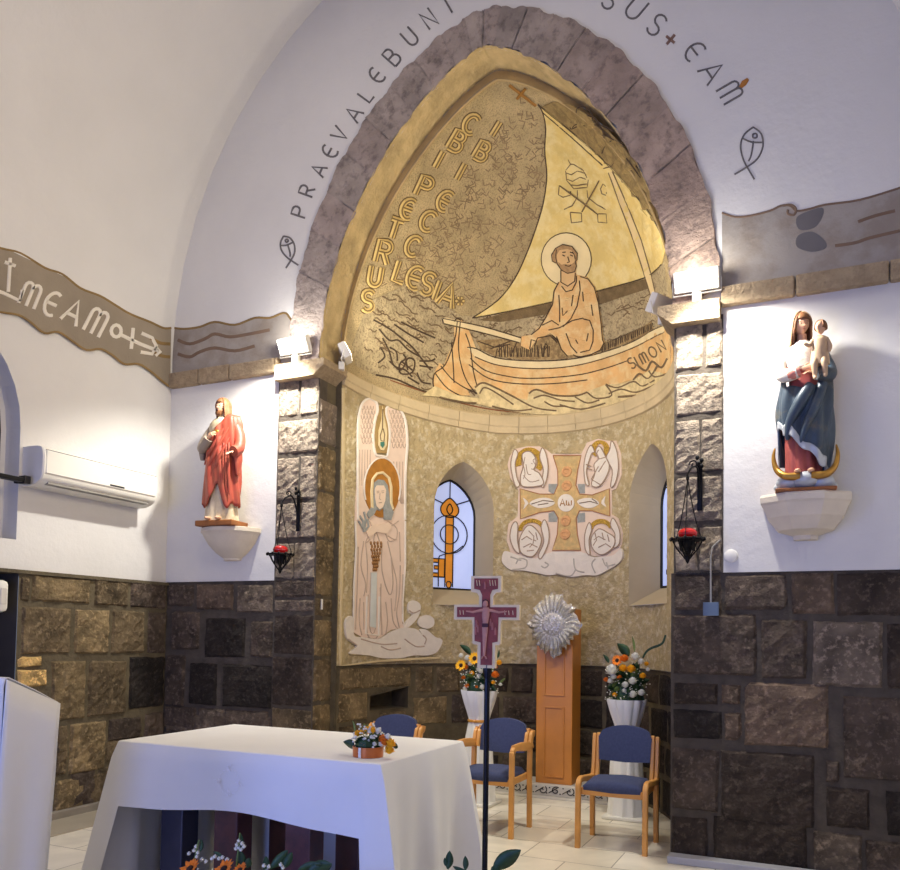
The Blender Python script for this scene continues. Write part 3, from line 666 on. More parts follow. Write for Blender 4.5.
# stained glass
def lead_line(mb, f, pts, r=.007):
    mb.tube([f(s, z, .012) for s, z in pts], r, 4)
for i, (nm, outer, inner, P0, ch, nrm, W_, o2) in enumerate(WIN):
    mb = MB(); n = len(outer); mb.add(outer+inner, [(k, (k+1) % n, (k+1) % n+n, k+n) for k in range(n)])
    tag(mb.build('trim_window_recess_%d' % (i+1), NICHE, fix=False), kind='structure')
    f = lambda s, z, h=0, P0=P0, ch=ch, nrm=nrm: P0+ch*s-nrm*h+Vector((0, 0, z))
    wd = thing(nm, None, None, (0, 0, 0)); tag(wd, kind='structure'); 
    mb = MB(); mb.add([f(s, z) for s, z in o2], [tuple(range(n))]); mb.build('glass', GLASSW, wd, fix=False)
    mb = MB(); mb.tube([f(s, z, .005) for s, z in o2]+[f(*o2[0], .005)], .016, 6); mb.build('frame', LEAD, wd)
    s0, s1 = min(p[0] for p in o2), max(p[0] for p in o2); cx = (s0+s1)/2+.0; ww = s1-s0; z0 = 1.98
    mb = MB(); g = MB()
    cx = s0+ww*.5
    def gp(poly, h=.006): g.add([f(s, z, h) for s, z in poly], [tuple(range(len(poly)))])
    gp([(cx-.045, z0+.06), (cx+.045, z0+.06), (cx+.045, z0+.76), (cx-.045, z0+.76)])
    hd = spl([(cx, z0+.95), (cx+.05, z0+.92), (cx+.1, z0+.86), (cx+.1, z0+.8), (cx+.05, z0+.755), (cx-.05, z0+.755), (cx-.1, z0+.8), (cx-.1, z0+.86), (cx-.05, z0+.92)], 3, True); gp(hd)
    lead_line(mb, f, hd+[hd[0]])
    ht = spl([(cx, z0+.89), (cx+.035, z0+.83), (cx, z0+.78), (cx-.035, z0+.83)], 3, True); lead_line(mb, f, ht+[ht[0]])
    lead_line(mb, f, [(cx-.045, z0+.02), (cx-.045, z0+.76)]); lead_line(mb, f, [(cx+.045, z0+.02), (cx+.045, z0+.76)])
    gp([(cx+.03*math.cos(a), z0+.045+.035*math.sin(a)) for a in [k*PI/5 for k in range(10)]]); lead_line(mb, f, [(cx+.03*math.cos(a), z0+.045+.035*math.sin(a)) for a in [k*PI/5 for k in range(11)]])
    key = [(cx-.05, z0+.12), (cx-.22, z0+.12), (cx-.22, z0+.16), (cx-.12, z0+.16), (cx-.12, z0+.2), (cx-.17, z0+.2), (cx-.17, z0+.235), (cx-.12, z0+.235), (cx-.12, z0+.27), (cx-.21, z0+.27), (cx-.21, z0+.31), (cx-.05, z0+.31)]
    key = [(max(s, s0+.01), z) for s, z in key]; v, t = tri(key); g.add([f(p.x, p.y, .006) for p in v], t); lead_line(mb, f, key+[key[0]])
    for R_ in (.2, .1): lead_line(mb, f, [(cx+min(R_*1.05, ww/2-.01)*math.cos(a)*1., z0+.57+R_*math.sin(a)) for a in [k*PI/14 for k in range(29)]])
    lead_line(mb, f, spl([(cx-.12, z0+.02), (cx-.12, z0+.3), (cx-.08, z0+.35), (cx+.06, z0+.39), (cx+.16, z0+.46)], 4))
    lead_line(mb, f, [(cx, z0+.94), (cx, z0+1.13)]); lead_line(mb, f, [(cx+.08, z0+.89), (s1-.03, z0+.96)]); lead_line(mb, f, [(cx-.08, z0+.89), (s0+.03, z0+.96)])
    mb.build('lead_lines', LEAD, wd); g.build('amber_key_and_candle', GLASSO, wd, fix=False)

# ------------------------------------------------------------------ painted and incised decoration on the surfaces
HG = lambda hit, d: (lambda x, y: (lambda r: (r[0]+r[1]*d, r[1]))(hit(x, y)))
# --- dome mural
dm = thing('dome_mural', 'apse dome mural of a haloed fisherman in a boat under a yellow sail', 'mural', (AX, 1.2, 3.8))
B = lambda p: Z(420, 240, 3.214, p)
S_ = lambda p: Z(480, 60, 4.09, p)
A_ = lambda p: Z(320, 200, 4.35, p)
WTR = [(352, 345), (362, 318), (372, 300), (405, 285), (440, 302), (462, 316), (500, 314), (560, 302), (620, 288), (650, 278), (664, 262), (669, 300), (671, 375), (642, 396), (595, 409), (557, 413), (515, 412), (478, 407), (437, 396), (400, 383), (372, 374), (356, 366)]
patch('water', WATER, hit_dome, [WTR], dm, .003, grid=12)
RM = random.Random(3)
lines = []
for _ in range(330):
    x, y = RM.uniform(352, 670), RM.uniform(285, 410)
    if pip(x, y, WTR):
        L_ = RM.uniform(6, 16); a = RM.uniform(.1, .6) if x < 470 else RM.uniform(-.45, .1); lines.append([(x+L_*k/4*math.cos(a), y+L_*k/4*math.sin(a)+1.4*math.sin(k*1.6+x)) for k in range(5)])
lines = [l for l in lines if all(pip(px, py, WTR) for px, py in l)]
wl = strokes('water_lines', LINES, HG(hit_dome, .003), lines, 1.5, dm, .004); wl['kind'] = 'stuff'
BGP = [(520, 88), (470, 130), (420, 190), (385, 250), (368, 290), (405, 280), (470, 305), (500, 300), (530, 262), (545, 220), (548, 160), (540, 110)]
lines = []
for _ in range(700):
    x, y = RM.uniform(380, 548), RM.uniform(95, 305)
    if pip(x, y, BGP) and (x-400)*.62+(y-300)*.5 > -22:
        a = RM.uniform(0, PI); L_ = RM.uniform(3, 7); lines.append([(x, y), (x+L_*math.cos(a), y+L_*math.sin(a)), (x+L_*1.5*math.cos(a+.9), y+L_*1.5*math.sin(a+.9))])
bl = strokes('background_strokes', mat('umber stipple', (140, 118, 86), .85, var=.2), hit_dome, lines, 1.2, dm, .003); bl['kind'] = 'stuff'
# sky on the right of the mast: darker
patch('dark_sky', mat('olive brown render', (142, 120, 78), .85, var=.25, scale=8, bump=1.2, bscale=40, second=((176, 152, 98), 14, .6)), hit_dome, [S_([(245,195),(300,170),(365,180),(440,225),(520,285),(590,360),(640,425),(680,490),(715,560),(745,650),(752,720),(715,670),(640,590),(570,500),(500,430),(420,350),(330,270)])], dm, .003)
sky = [S_(l) for l in ([(395,215),(400,195),(430,190),(460,220),(465,250),(520,275),(545,290)], [(380,275),(395,262),(440,268),(470,262),(520,300),(555,325),(600,350)], [(375,250),(372,280),(400,270)], [(440,225),(470,235),(500,280),(510,320)], [(480,300),(520,310),(550,325)], [(500,380),(520,340),(540,330)], [(640,430),(690,500),(740,590),(770,660)], [(600,400),(660,480)])]
strokes('sky_bird_lines', LINE, HG(hit_dome, .003), sky, 1.3, dm, .004, smooth=1)
# sail
SL = [(538, 104), (543, 112), (546, 128), (545, 150), (547, 175), (544, 200), (538, 222), (528, 250), (515, 278), (498, 300), (472, 318), (500, 313), (560, 300), (620, 285), (648, 276), (662, 264), (666, 246), (658, 226), (640, 200), (604, 160), (570, 130)]
patch('sail', SAIL, hit_dome, [SL], dm, .005, grid=10)
strokes('sail_edge_lines', LINE, HG(hit_dome, .005), [SL[:11], [(538, 104), (570, 130), (604, 160), (640, 200), (658, 226), (666, 246)], [(543, 112), (572, 137), (603, 165)], SL[10:16]], 1.3, dm, .003, smooth=1)
patch('mast', mat('pale mast paint', (222, 198, 146), .75, var=.08), HG(hit_dome, .005), [[(609, 172), (613, 171), (628, 205), (642, 240), (652, 275), (658, 302), (653, 302), (645, 275), (634, 240), (620, 203)]], dm, .003)
strokes('mast_lines', LINES, HG(hit_dome, .006), [[(609, 172), (620, 203), (634, 240), (645, 275), (653, 302)], [(613, 171), (628, 205), (642, 240), (652, 275), (658, 302)], [(604, 168), (612, 166), (616, 160)]], 1.1, dm, .003)
strokes('mast_cross', mat('gold brown cross', (150, 104, 40), .6, var=.15), hit_dome, [[(509, 85), (536, 106)], [(517, 99), (526, 88)]], 3, dm, .006)
# emblem on sail
em = [S_(l) for l in ([(362,405),(372,425),(352,450),(356,490),(385,525),(440,520),(445,490),(425,450),(385,425),(372,425)], [(354,460),(375,468),(400,452),(432,462)], [(356,485),(380,495),(410,478),(443,488)], [(372,510),(400,512),(440,505)], [(325,512),(485,632)], [(490,490),(418,620)], [(325,515),(322,550),(340,560),(370,552),(372,535)], [(520,545),(518,515),(505,505),(495,525),(500,545),(518,552)], [(370,622),(416,625),(418,660),(375,665),(370,622)], [(483,628),(518,628),(522,665),(485,662),(483,628)], [(400,530),(400,560),(378,595),(345,610)], [(440,530),(442,560),(480,590),(520,612)])]
strokes('papal_keys_emblem', LINES, HG(hit_dome, .005), em, 1.3, dm, .003)
# stern rope and dark sea behind
patch('dark_sea_band', mat('dark umber band', (124, 104, 72), .85, var=.25, scale=14, bump=1, bscale=50), HG(hit_dome, .005), [[(478, 320), (520, 309), (560, 300), (600, 291), (646, 279), (650, 288), (604, 303), (556, 313), (500, 322)]], dm, .002)
# hull
hull = patch('boat_hull', HULL, HG(hit_dome, .004), [B([(62,395),(75,405),(110,320),(108,262),(130,255),(150,275),(180,350),(240,378),(330,388),(430,388),(520,378),(610,355),(690,325),(750,290),(785,275),(812,300),(815,350),(812,420),(770,440),(700,445),(600,475),(500,505),(400,525),(330,530),(240,510),(190,480),(150,480),(160,500),(120,500),(62,505),(42,470),(44,430)])], dm, .006, grid=10)
patch('gunwale', CREAMP, HG(hit_dome, .008), [B([(150,345),(180,350),(240,378),(330,388),(430,388),(520,378),(610,355),(690,325),(750,290),(785,275),(795,292),(755,312),(690,345),(610,375),(520,400),(430,412),(330,412),(240,400),(175,375)]), B([(70,252),(82,248),(200,278),(325,315),(322,330),(200,298),(74,268)])], dm, .004)
hl = [B(l) for l in ([(175,375),(240,400),(330,412),(430,412),(520,400),(610,375),(690,345),(755,312),(800,290)], [(160,380),(210,420),(290,440),(350,445),(430,442),(520,432),(600,412),(670,388)], [(155,400),(220,445),(310,462),(430,462),(540,450)], [(150,345),(180,350),(240,378),(330,388),(430,388),(520,378),(610,355),(690,325),(750,290),(785,275)], [(145,300),(160,345),(170,420),(185,480)], [(118,262),(110,320),(80,400),(45,430),(42,470),(62,505)], [(128,262),(122,340),(130,400),(150,455),(180,495)], [(100,330),(105,400),(108,460)], [(65,405),(110,455),(180,492),(260,510)], [(48,430),(90,480),(170,520)], [(72,252),(200,278),(325,315)], [(74,268),(200,298),(320,330)], [(70,252),(74,268)], [(108,262),(118,252),(130,258)])]
strokes('hull_lines', LINE, HG(hit_dome, .009), hl, 1.4, dm, .004, smooth=1)
patch('boat_inside', mat('umber boat inside', (136, 112, 76), .85, var=.3, scale=20, second=((190, 164, 112), 24, .6)), HG(hit_dome, .006), [B([(178,322),(260,318),(330,330),(420,300),(560,330),(640,320),(745,262),(755,288),(690,322),(610,352),(520,375),(430,385),(330,385),(240,374),(195,352)])], dm, .002)
ins = []
for k in range(46):
    x = 480+k*4.3+RM.uniform(-1, 1); x = 490+k*3.6; y = 356-(x-560)*.0; yb = 240+(388-max(0, (x-560))*.35-(388-388))/3.214*0
for k in range(34): 
    x = 602+k*1.55; y = 343-(x-602)*.42; ins.append([(x, y+1), (x+RM.uniform(-1, 1), y+9-(x-602)*.02)])
for k in range(26): 
    x = 497+k*2.1; ins.append([(x, 346+RM.uniform(-3, 3)), (x+RM.uniform(-1.5, 1.5), 357)])
ins += [B(l) for l in ([(185,325),(240,345),(290,335)], [(225,350),(290,325)], [(250,360),(270,335)], [(290,375),(310,330)])]
for q in ([l for l in ins if l[0][0] < 590], [l for l in ins if l[0][0] >= 590]): strokes('rib_lines', LINE, HG(hit_dome, .008), q, 1.1, dm, .003)
# fisherman
fg = Z(520, 230, 6.21, [(255,310),(280,270),(350,260),(355,275),(420,290),(470,350),(490,440),(510,560),(520,670),(530,700),(510,740),(470,770),(400,785),(330,775),(290,780),(250,720),(230,670),(190,640),(150,660),(90,700),(60,745),(5,720),(10,660),(70,650),(120,600),(160,540),(195,480),(205,420),(225,350)])
hg = Z(520, 230, 6.21, [(290+157*math.cos(a), 180+165*math.sin(a)) for a in [k*2*PI/28 for k in range(28)]])
patch('halo', mat('pale halo paint', (232, 212, 160), .7, var=.08), HG(hit_dome, .005), [hg], dm, .006)
strokes('halo_outline', LINE, HG(hit_dome, .010), [hg+[hg[0]]], 1.0, dm, .003)
fp = patch('fisherman', HULL, HG(hit_dome, .009), [fg], dm, .008, grid=8)
patch('fisherman_head', mat('ochre skin paint', (216, 178, 124), .75, var=.1), HG(hit_dome, .011), [Z(520, 230, 6.21, [(255,330),(258,240),(225,205),(205,190),(200,150),(225,110),(270,88),(330,100),(362,145),(358,185),(352,240),(350,330),(300,360)])], dm, .008)
patch('fisherman_hair', mat('brown hair paint', (168, 134, 92), .8, var=.2, scale=40), HG(hit_dome, .018), [Z(520, 230, 6.21, [(225,205),(203,190),(198,150),(222,110),(270,86),(330,98),(362,142),(360,190),(350,160),(335,125),(300,112),(250,120),(232,150),(236,190)])], dm, .005)
patch('fisherman_beard', mat('brown hair paint', (168, 134, 92)), HG(hit_dome, .018), [Z(520, 230, 6.21, [(240,195),(262,212),(285,206),(312,212),(330,206),(355,185),(356,225),(345,255),(300,268),(262,248)])], dm, .004)
fl = [Z(520, 230, 6.21, l) for l in ([(230,200),(205,190),(200,150),(225,110),(270,85),(330,98),(362,140),(360,180),(348,190)], [(232,115),(225,160),(235,205),(262,245),(300,265),(345,255),(357,220),(350,190)], [(330,130),(345,150),(350,180)], [(258,245),(258,320),(300,345),(345,315),(350,262)], [(262,345),(290,380),(330,370),(355,320),(358,280)], [(245,320),(215,375),(205,460),(160,545),(120,610),(70,650)], [(380,285),(430,300),(470,355),(495,450),(512,580),(520,680),(530,700),(505,745),(450,772),(370,790),(335,775)], [(375,310),(380,370),(360,470),(320,550),(270,600)], [(400,550),(440,560),(462,620),(460,690),(440,745),(380,760)], [(245,400),(250,480),(250,570)], [(335,400),(325,470)], [(265,480),(270,530),(300,500)], [(290,640),(320,720),(360,765)], [(230,660),(260,740),(300,785)], [(200,650),(240,690)], [(140,590),(200,560),(245,590)], [(180,620),(250,605),(330,560),(400,545)], [(60,740),(70,680),(100,690)], [(90,720),(110,670),(190,655),(235,700)], [(150,720),(155,745),(175,720),(160,705)], [(350,680),(365,705)], [(430,640),(420,690)], [(268,150),(285,158)], [(318,150),(335,158)], [(302,160),(312,195),(298,198)], [(285,215),(310,222),(325,212)], [(268,135),(290,132)], [(316,132),(335,138)], [(450,460),(460,530)], [(395,380),(400,440)])]
strokes('fisherman_lines', LINE, HG(hit_dome, .021), fl, 1.1, dm, .003)
# waves in front of the hull
wv = B([(5,500),(45,470),(120,500),(190,510),(175,475),(200,460),(240,475),(300,505),(345,515),(350,490),(375,482),(430,500),(500,500),(560,480),(600,465),(640,462),(690,450),(740,420),(775,425),(812,440),(815,470),(740,500),(650,530),(560,555),(470,562),(380,562),(290,552),(170,525),(60,505)])
patch('waves', mat('pale wave paint', (218, 198, 146), .75, var=.12, scale=12, second=((180, 160, 116), 16, .6)), HG(hit_dome, .010), [wv], dm, .006, grid=9)
wl_ = [B(l) for l in ([(175,475),(200,460),(240,475),(300,505),(370,540),(440,550)], [(190,495),(205,475),(240,490),(300,530)], [(350,495),(375,482),(430,500),(500,502),(540,490)], [(365,510),(400,500),(450,515),(500,520)], [(500,505),(540,525),(580,515)], [(540,490),(570,510),(620,500),(600,465)], [(600,465),(640,475),(690,455),(720,470),(760,450)], [(610,495),(650,480),(700,490),(760,465)], [(640,505),(700,500)], [(740,420),(760,440),(800,430)], [(690,450),(710,430),(740,445),(770,400)], [(700,400),(730,420),(750,390),(780,410),(800,380)], [(60,505),(120,520),(180,525)], [(230,535),(300,550),(360,545)], [(450,530),(520,545),(600,525)], [(400,520),(430,535),(470,535)])]
strokes('wave_lines', LINES, HG(hit_dome, .014), wl_, 2.2, dm, .004, smooth=1)
lw = [A_(l) for l in ([(230,520),(300,560),(340,590),(400,640),(440,690),(480,740)], [(255,560),(300,610),(340,610),(380,650),(430,680)], [(270,600),(300,660),(320,720),(370,740),(400,770)], [(300,700),(350,740),(380,690),(410,700),(400,750),(350,755),(345,715),(370,690),(360,670)], [(350,700),(400,740)], [(370,680),(380,740)], [(300,640),(330,660),(335,700)], [(420,750),(440,790),(480,800)], [(260,640),(280,680),(250,710)], [(320,540),(380,580),(450,620)], [(350,530),(430,570),(500,600)], [(240,760),(330,780),(420,820),(500,850)], [(430,700),(480,700),(500,690)], [(430,720),(490,730)], [(380,770),(430,800)])]
strokes('fish_and_ripple_lines', LINE, HG(hit_dome, .004), lw, 1.8, dm, .005, smooth=1)
strokes('base_line', mat('red brown line', (140, 84, 48), .8), hit_dome, [spl([(390, 380), (437, 396), (478, 407), (515, 412), (557, 413), (595, 409), (642, 396), (670, 378)], 3)], 1.3, dm, .005)
# boat name
for ch, x, y in (('S', 633, 363), ('I', 638.5, 361.5), ('M', 645, 358), ('O', 654, 352), ('N', 663, 346)): strokes('boat_name_letter', LINES, HG(hit_dome, .0155), letter(ch, x, y, 11, 28, .9), 1.5, dm, .003)
# big outlined letters along the left edge of the dome
DL = [('C', 471, 124, 19, 62), ('B', 457, 141, 20, 60), ('I', 440, 160, 18, 62), ('P', 424, 187, 20, 66), ('E', 408, 209, 19, 70), ('T', 395, 229, 19, 72), ('R', 383, 252, 22, 76), ('U', 375, 276, 19, 80), ('S', 368, 301, 20, 84),
      ('I', 497, 129, 16, 58), ('B', 482, 151, 18, 60), ('I', 462, 172, 18, 62), ('E', 445, 201, 19, 62), ('C', 428, 221, 19, 64), ('C', 413, 246, 19, 66), ('L', 401, 272, 20, -18), ('E', 415, 278, 22, -18), ('S', 428, 284, 21, -18), ('I', 438, 291, 20, -20), ('A', 448, 295, 23, -20), ('*', 460, 301, 11, 0)]
for ch, x, y, h_, a in DL:
    lt = letter(ch, x, y, h_, a-90 if a > 40 else a, .95); lo = strokes('letter', LETT, HG(hit_dome, .003), lt, 5.2, dm, .006)
    strokes('groove', mat('umber groove', (100, 80, 50), .85, var=.1), hit_dome, lt, 7.8, lo, .003); strokes('core', mat('umber groove core', (118, 96, 60), .85, var=.1), HG(hit_dome, .0085), lt, 1.8, lo, .002)
W(dm)
# --- angel relief on the left of the apse wall
an = thing('angel_relief', 'tall pale winged angel relief standing on a cloud left of the stained glass window', 'wall relief', (-3.7, .9, 1.3))
T1 = lambda p: Z(330, 390, 6.69, p); T2 = lambda p: Z(335, 510, 5.435, p)
strokes('panel_border', mat('pale sand border', (206, 186, 142), .8, var=.05), hit_apse, [[(343, 388), (343, 520), (341, 600), (340, 666), (380, 661), (440, 658)]], 2.5, an, .01)
cl = [T2([(50,600),(75,575),(90,600),(95,680),(140,690),(230,700),(300,660),(360,640),(400,640),(440,650),(470,680),(455,650),(490,650),(540,690),(570,700),(578,720),(550,770),(500,790),(420,790),(350,805),(250,805),(180,790),(90,782),(72,775),(110,740),(60,700),(48,650)]),
      T2([(390,530),(400,500),(425,492),(455,510),(458,545),(440,590),(400,632),(375,635),(385,600),(415,570),(395,555)]), T2([(445,610),(460,580),(500,572),(530,590),(532,625),(500,645),(460,635)])]
for q in cl: patch('cloud', WREL, hit_apse, [q], an, .02, smooth=1)
strokes('cloud_lines', PINKL, HG(hit_apse, .02), [T2(l) for l in ([(130,700),(200,720),(260,730),(330,725)], [(240,740),(290,760),(350,750)], [(370,700),(430,740),(480,740)], [(470,680),(490,700),(480,730)], [(395,545),(420,560),(455,545)], [(60,700),(110,735)])], 1.3, an, .004, smooth=1)
body = [(353.5, 410)]
wing = [T1([(185,370),(182,300),(185,200),(205,110),(235,70),(270,65),(300,90),(308,140),(295,190),(285,230),(280,330),(290,420),(300,440),(370,450),(385,440),(395,300),(385,240),(370,160),(375,120),(400,108),(440,120),(480,170),(500,250),(508,370),(500,480),(495,620),(495,870)])[0:]+T2([(375,60),(375,300),(360,500),(362,600),(375,645),(300,650),(230,700),(140,690),(95,665),(95,560),(100,400),(110,200),(105,60)])]
patch('robe_and_wings', PINKP, hit_apse, wing, an, .012, grid=8)
patch('wing_gap', mat('ochre brown ground', (164, 136, 84), .85, var=.15, scale=20), HG(hit_apse, .012), [T1([(318,110),(355,100),(372,160),(388,240),(392,320),(372,425),(300,422),(290,330),(290,240),(310,190)])], an, .002)
strokes('wing_outline', WREL, HG(hit_apse, .012), [T1([(180,870),(178,600),(178,370),(178,300),(182,200),(202,105),(235,66),(272,62),(304,88),(312,140),(298,190),(288,240),(282,330),(298,430),(340,442),(378,440),(392,330),(388,240),(370,160),(375,118),(402,104),(445,118),(486,170),(506,250),(512,370),(504,480),(498,620),(497,870)])], 2.4, an, .008, smooth=1)
fe = []
for (x0, y0, w0) in ((195, 120, 85), (385, 150, 95)):
    for r_ in range(8):
        for c_ in range(4):
            x = x0+c_*w0/4+(r_ % 2)*8+r_*(1.5 if x0 > 300 else -.5)+6; y = y0+r_*32; fe.append(T1([(x, y-14), (x+4, y+8), (x+10, y+16), (x+17, y+6), (x+18, y-12)]))
for k in range(5): fe.append(T1([(190+k*18, 400), (188+k*18, 520), (186+k*18, 640)])); fe.append(T1([(400+k*20, 480), (402+k*19, 600), (470+k*4, 760)]))
xm = T1([(345, 0)])[0][0]
for q in ([l for l in fe if l[0][0] < xm], [l for l in fe if l[0][0] >= xm]): strokes('feather_lines', PINKL, HG(hit_apse, .012), q, .9, an, .004)
ho = T1([(340+122*math.cos(a), 655+200*math.sin(a)) for a in [k*2*PI/30 for k in range(30)]])
patch('angel_halo', HALO, HG(hit_apse, .012), [ho], an, .006); strokes('halo_ring', WREL, HG(hit_apse, .018), [ho[13:]+ho[:3]], 1.5, an, .005)
patch('flame', CREAMP, HG(hit_apse, .014), [T1([(343,110),(352,180),(372,270),(370,370),(352,405),(330,402),(315,370),(318,270),(335,200)])], an, .006)
strokes('flame_lines', LINES, HG(hit_apse, .020), [T1([(343,130),(340,260),(325,310),(330,340),(350,345),(355,300),(345,260)])], 1.1, an, .003); patch('green_stone', mat('green inlay', (66, 120, 104), .5), HG(hit_apse, .020), [T1([(325,350),(352,348),(354,370),(340,390),(326,372)])], an, .004)
patch('hair', GREYP, HG(hit_apse, .018), [T1([(280,680),(285,620),(310,600),(350,605),(375,640),(385,700),(390,760),(415,820),(400,870),(350,868),(345,790),(320,810),(300,800),(285,830),(250,860),(235,830),(260,790),(280,760)])], an, .006)
strokes('veil', CREAMP, HG(hit_apse, .018), [T1([(272,790),(268,680),(275,600),(305,560),(345,555),(385,590),(400,650),(400,760),(412,800)])], 2.8, an, .008)
patch('face', mat('pale face paint', (230, 206, 180), .75, var=.03), HG(hit_apse, .020), [T1([(287,660),(300,640),(345,640),(360,670),(355,740),(340,785),(318,800),(298,780),(288,730)])], an, .010)
strokes('face_lines', PINKL, HG(hit_apse, .030), [T1([(297,690),(312,688)]), T1([(328,690),(345,688)]), T1([(318,690),(314,730),(324,735)]), T1([(308,755),(330,755)]), T1([(297,680),(312,678)]), T1([(326,678),(346,676)])], .9, an, .003)
hands = T2([(180,60),(215,85),(275,70),(300,90),(275,130),(215,120),(175,150),(160,120),(190,90)]); patch('hands', mat('pale face paint', (230, 206, 180)), HG(hit_apse, .014), [hands], an, .010)
strokes('lily', GREYP, HG(hit_apse, .016), [T2(l) for l in ([(150,120),(145,60),(125,30)], [(150,110),(160,50),(150,10)], [(150,120),(175,90),(170,50)], [(145,100),(120,60)])], 2.2, an, .006)
gr = MB()
for i in range(9):
    for j in range(4):
        y = 180+i*18; hw = 30*(1-i/11); x = 216+(j-1.5)*hw*.62+(i % 2)*4-i*.8; q = T2([(x, y)])[0]; P, Nn = hit_apse(*q); gr.ball(P+Nn*.014, .014, .014, .018, 6, 4)
gr.build('grape_cluster', mat('brown grapes', (150, 106, 56), .5, var=.25, scale=60), an, smooth=60)
patch('candle_scroll', mat('grey white scroll', (204, 208, 200), .7), HG(hit_apse, .014), [T2([(190,340),(220,340),(214,640),(182,632)])], an, .006)
rl = [T2(l) for l in ([(175,460),(168,670),(230,678),(245,400)], [(190,340),(182,632),(214,640),(220,340)], [(185,600),(195,590),(200,620),(210,595)], [(150,170),(135,300),(160,400),(150,470)], [(120,200),(115,400),(105,650)], [(160,180),(170,300),(165,450)], [(250,180),(250,330),(290,460),(310,400),(300,260)], [(280,170),(310,300),(330,400),(320,550)], [(240,420),(245,560),(250,680)], [(270,500),(280,600),(270,680)], [(300,480),(310,600),(340,650)], [(350,300),(345,450),(330,560),(345,640)], [(365,350),(360,500),(365,620)], [(130,480),(125,600),(140,680)], [(150,500),(150,650)], [(180,130),(160,180),(185,160)], [(270,130),(290,170),(330,160)], [(280,60),(330,100),(325,160),(280,140)], [(215,120),(205,170),(235,170),(218,120)], [(300,90),(340,60)], [(345,120),(350,280)], [(175,690),(185,715),(225,720)])]
strokes('robe_lines', PINKL, HG(hit_apse, .012), rl, 1.2, an, .004, smooth=1)
strokes('robe_light_lines', WREL, HG(hit_apse, .012), [T2(l) for l in ([(105,60),(110,200),(98,400),(93,665)], [(378,60),(378,300),(363,500),(364,600),(378,645)], [(168,470),(162,672),(235,682)], [(235,470),(232,680)])], 1.8, an, .006)

W(an)
# --- cross relief with four winged creatures
cr = thing('cross_relief', 'square ochre cross relief with four winged haloed creatures above a white cloud', 'wall relief', (AX, 2.0, 2.3))
T3 = lambda p: Z(490, 430, 5.44, p)
patch('cloud', WREL, hit_apse, [T3([(70,670),(90,660),(150,680),(250,700),(340,665),(500,665),(560,690),(620,690),(680,680),(720,645),(728,690),(700,730),(650,760),(590,790),(520,790),(440,800),(380,785),(320,790),(240,775),(180,765),(110,760),(65,720)])], cr, .02, smooth=1)
strokes('cloud_lines', mat('grey cloud line', (180, 172, 158), .8), HG(hit_apse, .02), [T3(l) for l in ([(120,760),(190,750),(200,710),(160,700),(140,730)], [(280,740),(300,750),(320,735),(300,720)], [(360,780),(440,795),(470,760)], [(460,700),(470,760),(520,775)], [(580,780),(560,730),(580,700)], [(650,755),(640,720)], [(110,690),(170,710)], [(620,700),(640,740),(690,730)])], 1.5, cr, .004, smooth=1)
patch('pink_ground', PINKP, hit_apse, [T3([(105,150),(130,105),(200,90),(270,90),(310,110),(335,130),(500,130),(530,70),(590,48),(650,60),(690,60),(715,130),(720,240),(690,320),(665,330),(665,460),(700,480),(725,560),(720,620),(690,700),(600,690),(530,680),(500,665),(340,665),(320,690),(250,710),(180,700),(120,690),(90,600),(100,510),(150,470),(155,330),(110,260),(95,190)])], cr, .010, grid=9)
T = T3([(345,140),(500,140),(480,220),(470,300),(490,350),(560,355),(655,320),(658,470),(560,440),(490,440),(472,480),(478,570),(498,655),(340,655),(368,570),(374,480),(350,440),(270,450),(165,485),(163,320),(270,350),(350,350),(372,300),(370,220)])
patch('cross', TAN2, HG(hit_apse, .010), [T], cr, .006, grid=9); strokes('cross_outline', mat('rust outline', (170, 116, 74), .7), HG(hit_apse, .015), [T+[T[0]]], 1.1, cr, .004)
md = T3([(417+46*math.cos(a), 398+48*math.sin(a)) for a in [k*2*PI/20 for k in range(20)]]); patch('medallion', WREL, HG(hit_apse, .016), [md], cr, .008)
strokes('alpha_omega', mat('gold brown cross', (150, 104, 40)), HG(hit_apse, .024), [T3([(385,415),(398,378),(412,415)]), T3([(390,403),(408,403)]), T3([(420,385),(420,410),(430,412),(433,390),(436,412),(447,410),(448,385)])], 1.2, cr, .003)
for q in ([T3([(320,295),(370,295),(372,330),(345,350),(320,335)]), T3([(480,295),(520,295),(520,345),(490,345)]), T3([(320,455),(350,445),(372,470),(365,500),(320,500)]), T3([(478,455),(520,450),(520,500),(480,505)])]): patch('grey_corner', GREYP, HG(hit_apse, .012), [q], cr, .003)
for (pts) in ([(215,400),(260,375),(320,372),(355,398),(320,420),(260,425)], [(478,390),(520,372),(570,375),(600,400),(560,425),(510,420)]): 
    patch('fish', WREL, HG(hit_apse, .015), [T3(pts)], cr, .007, smooth=1)
for q in ([T3([(178,368),(200,385),(210,400),(195,418),(180,435),(190,400)]), T3([(635,358),(615,385),(612,400),(625,412),(640,420),(628,395)])]): patch('fish_tail', WREL, HG(hit_apse, .015), [q], cr, .006)
strokes('fish_lines', LINES, HG(hit_apse, .0225), [T3(l) for l in ([(225,405),(290,385),(350,392)], [(260,410),(320,400)], [(490,400),(550,390),(595,402)], [(560,375),(590,395)])], .9, cr, .002)
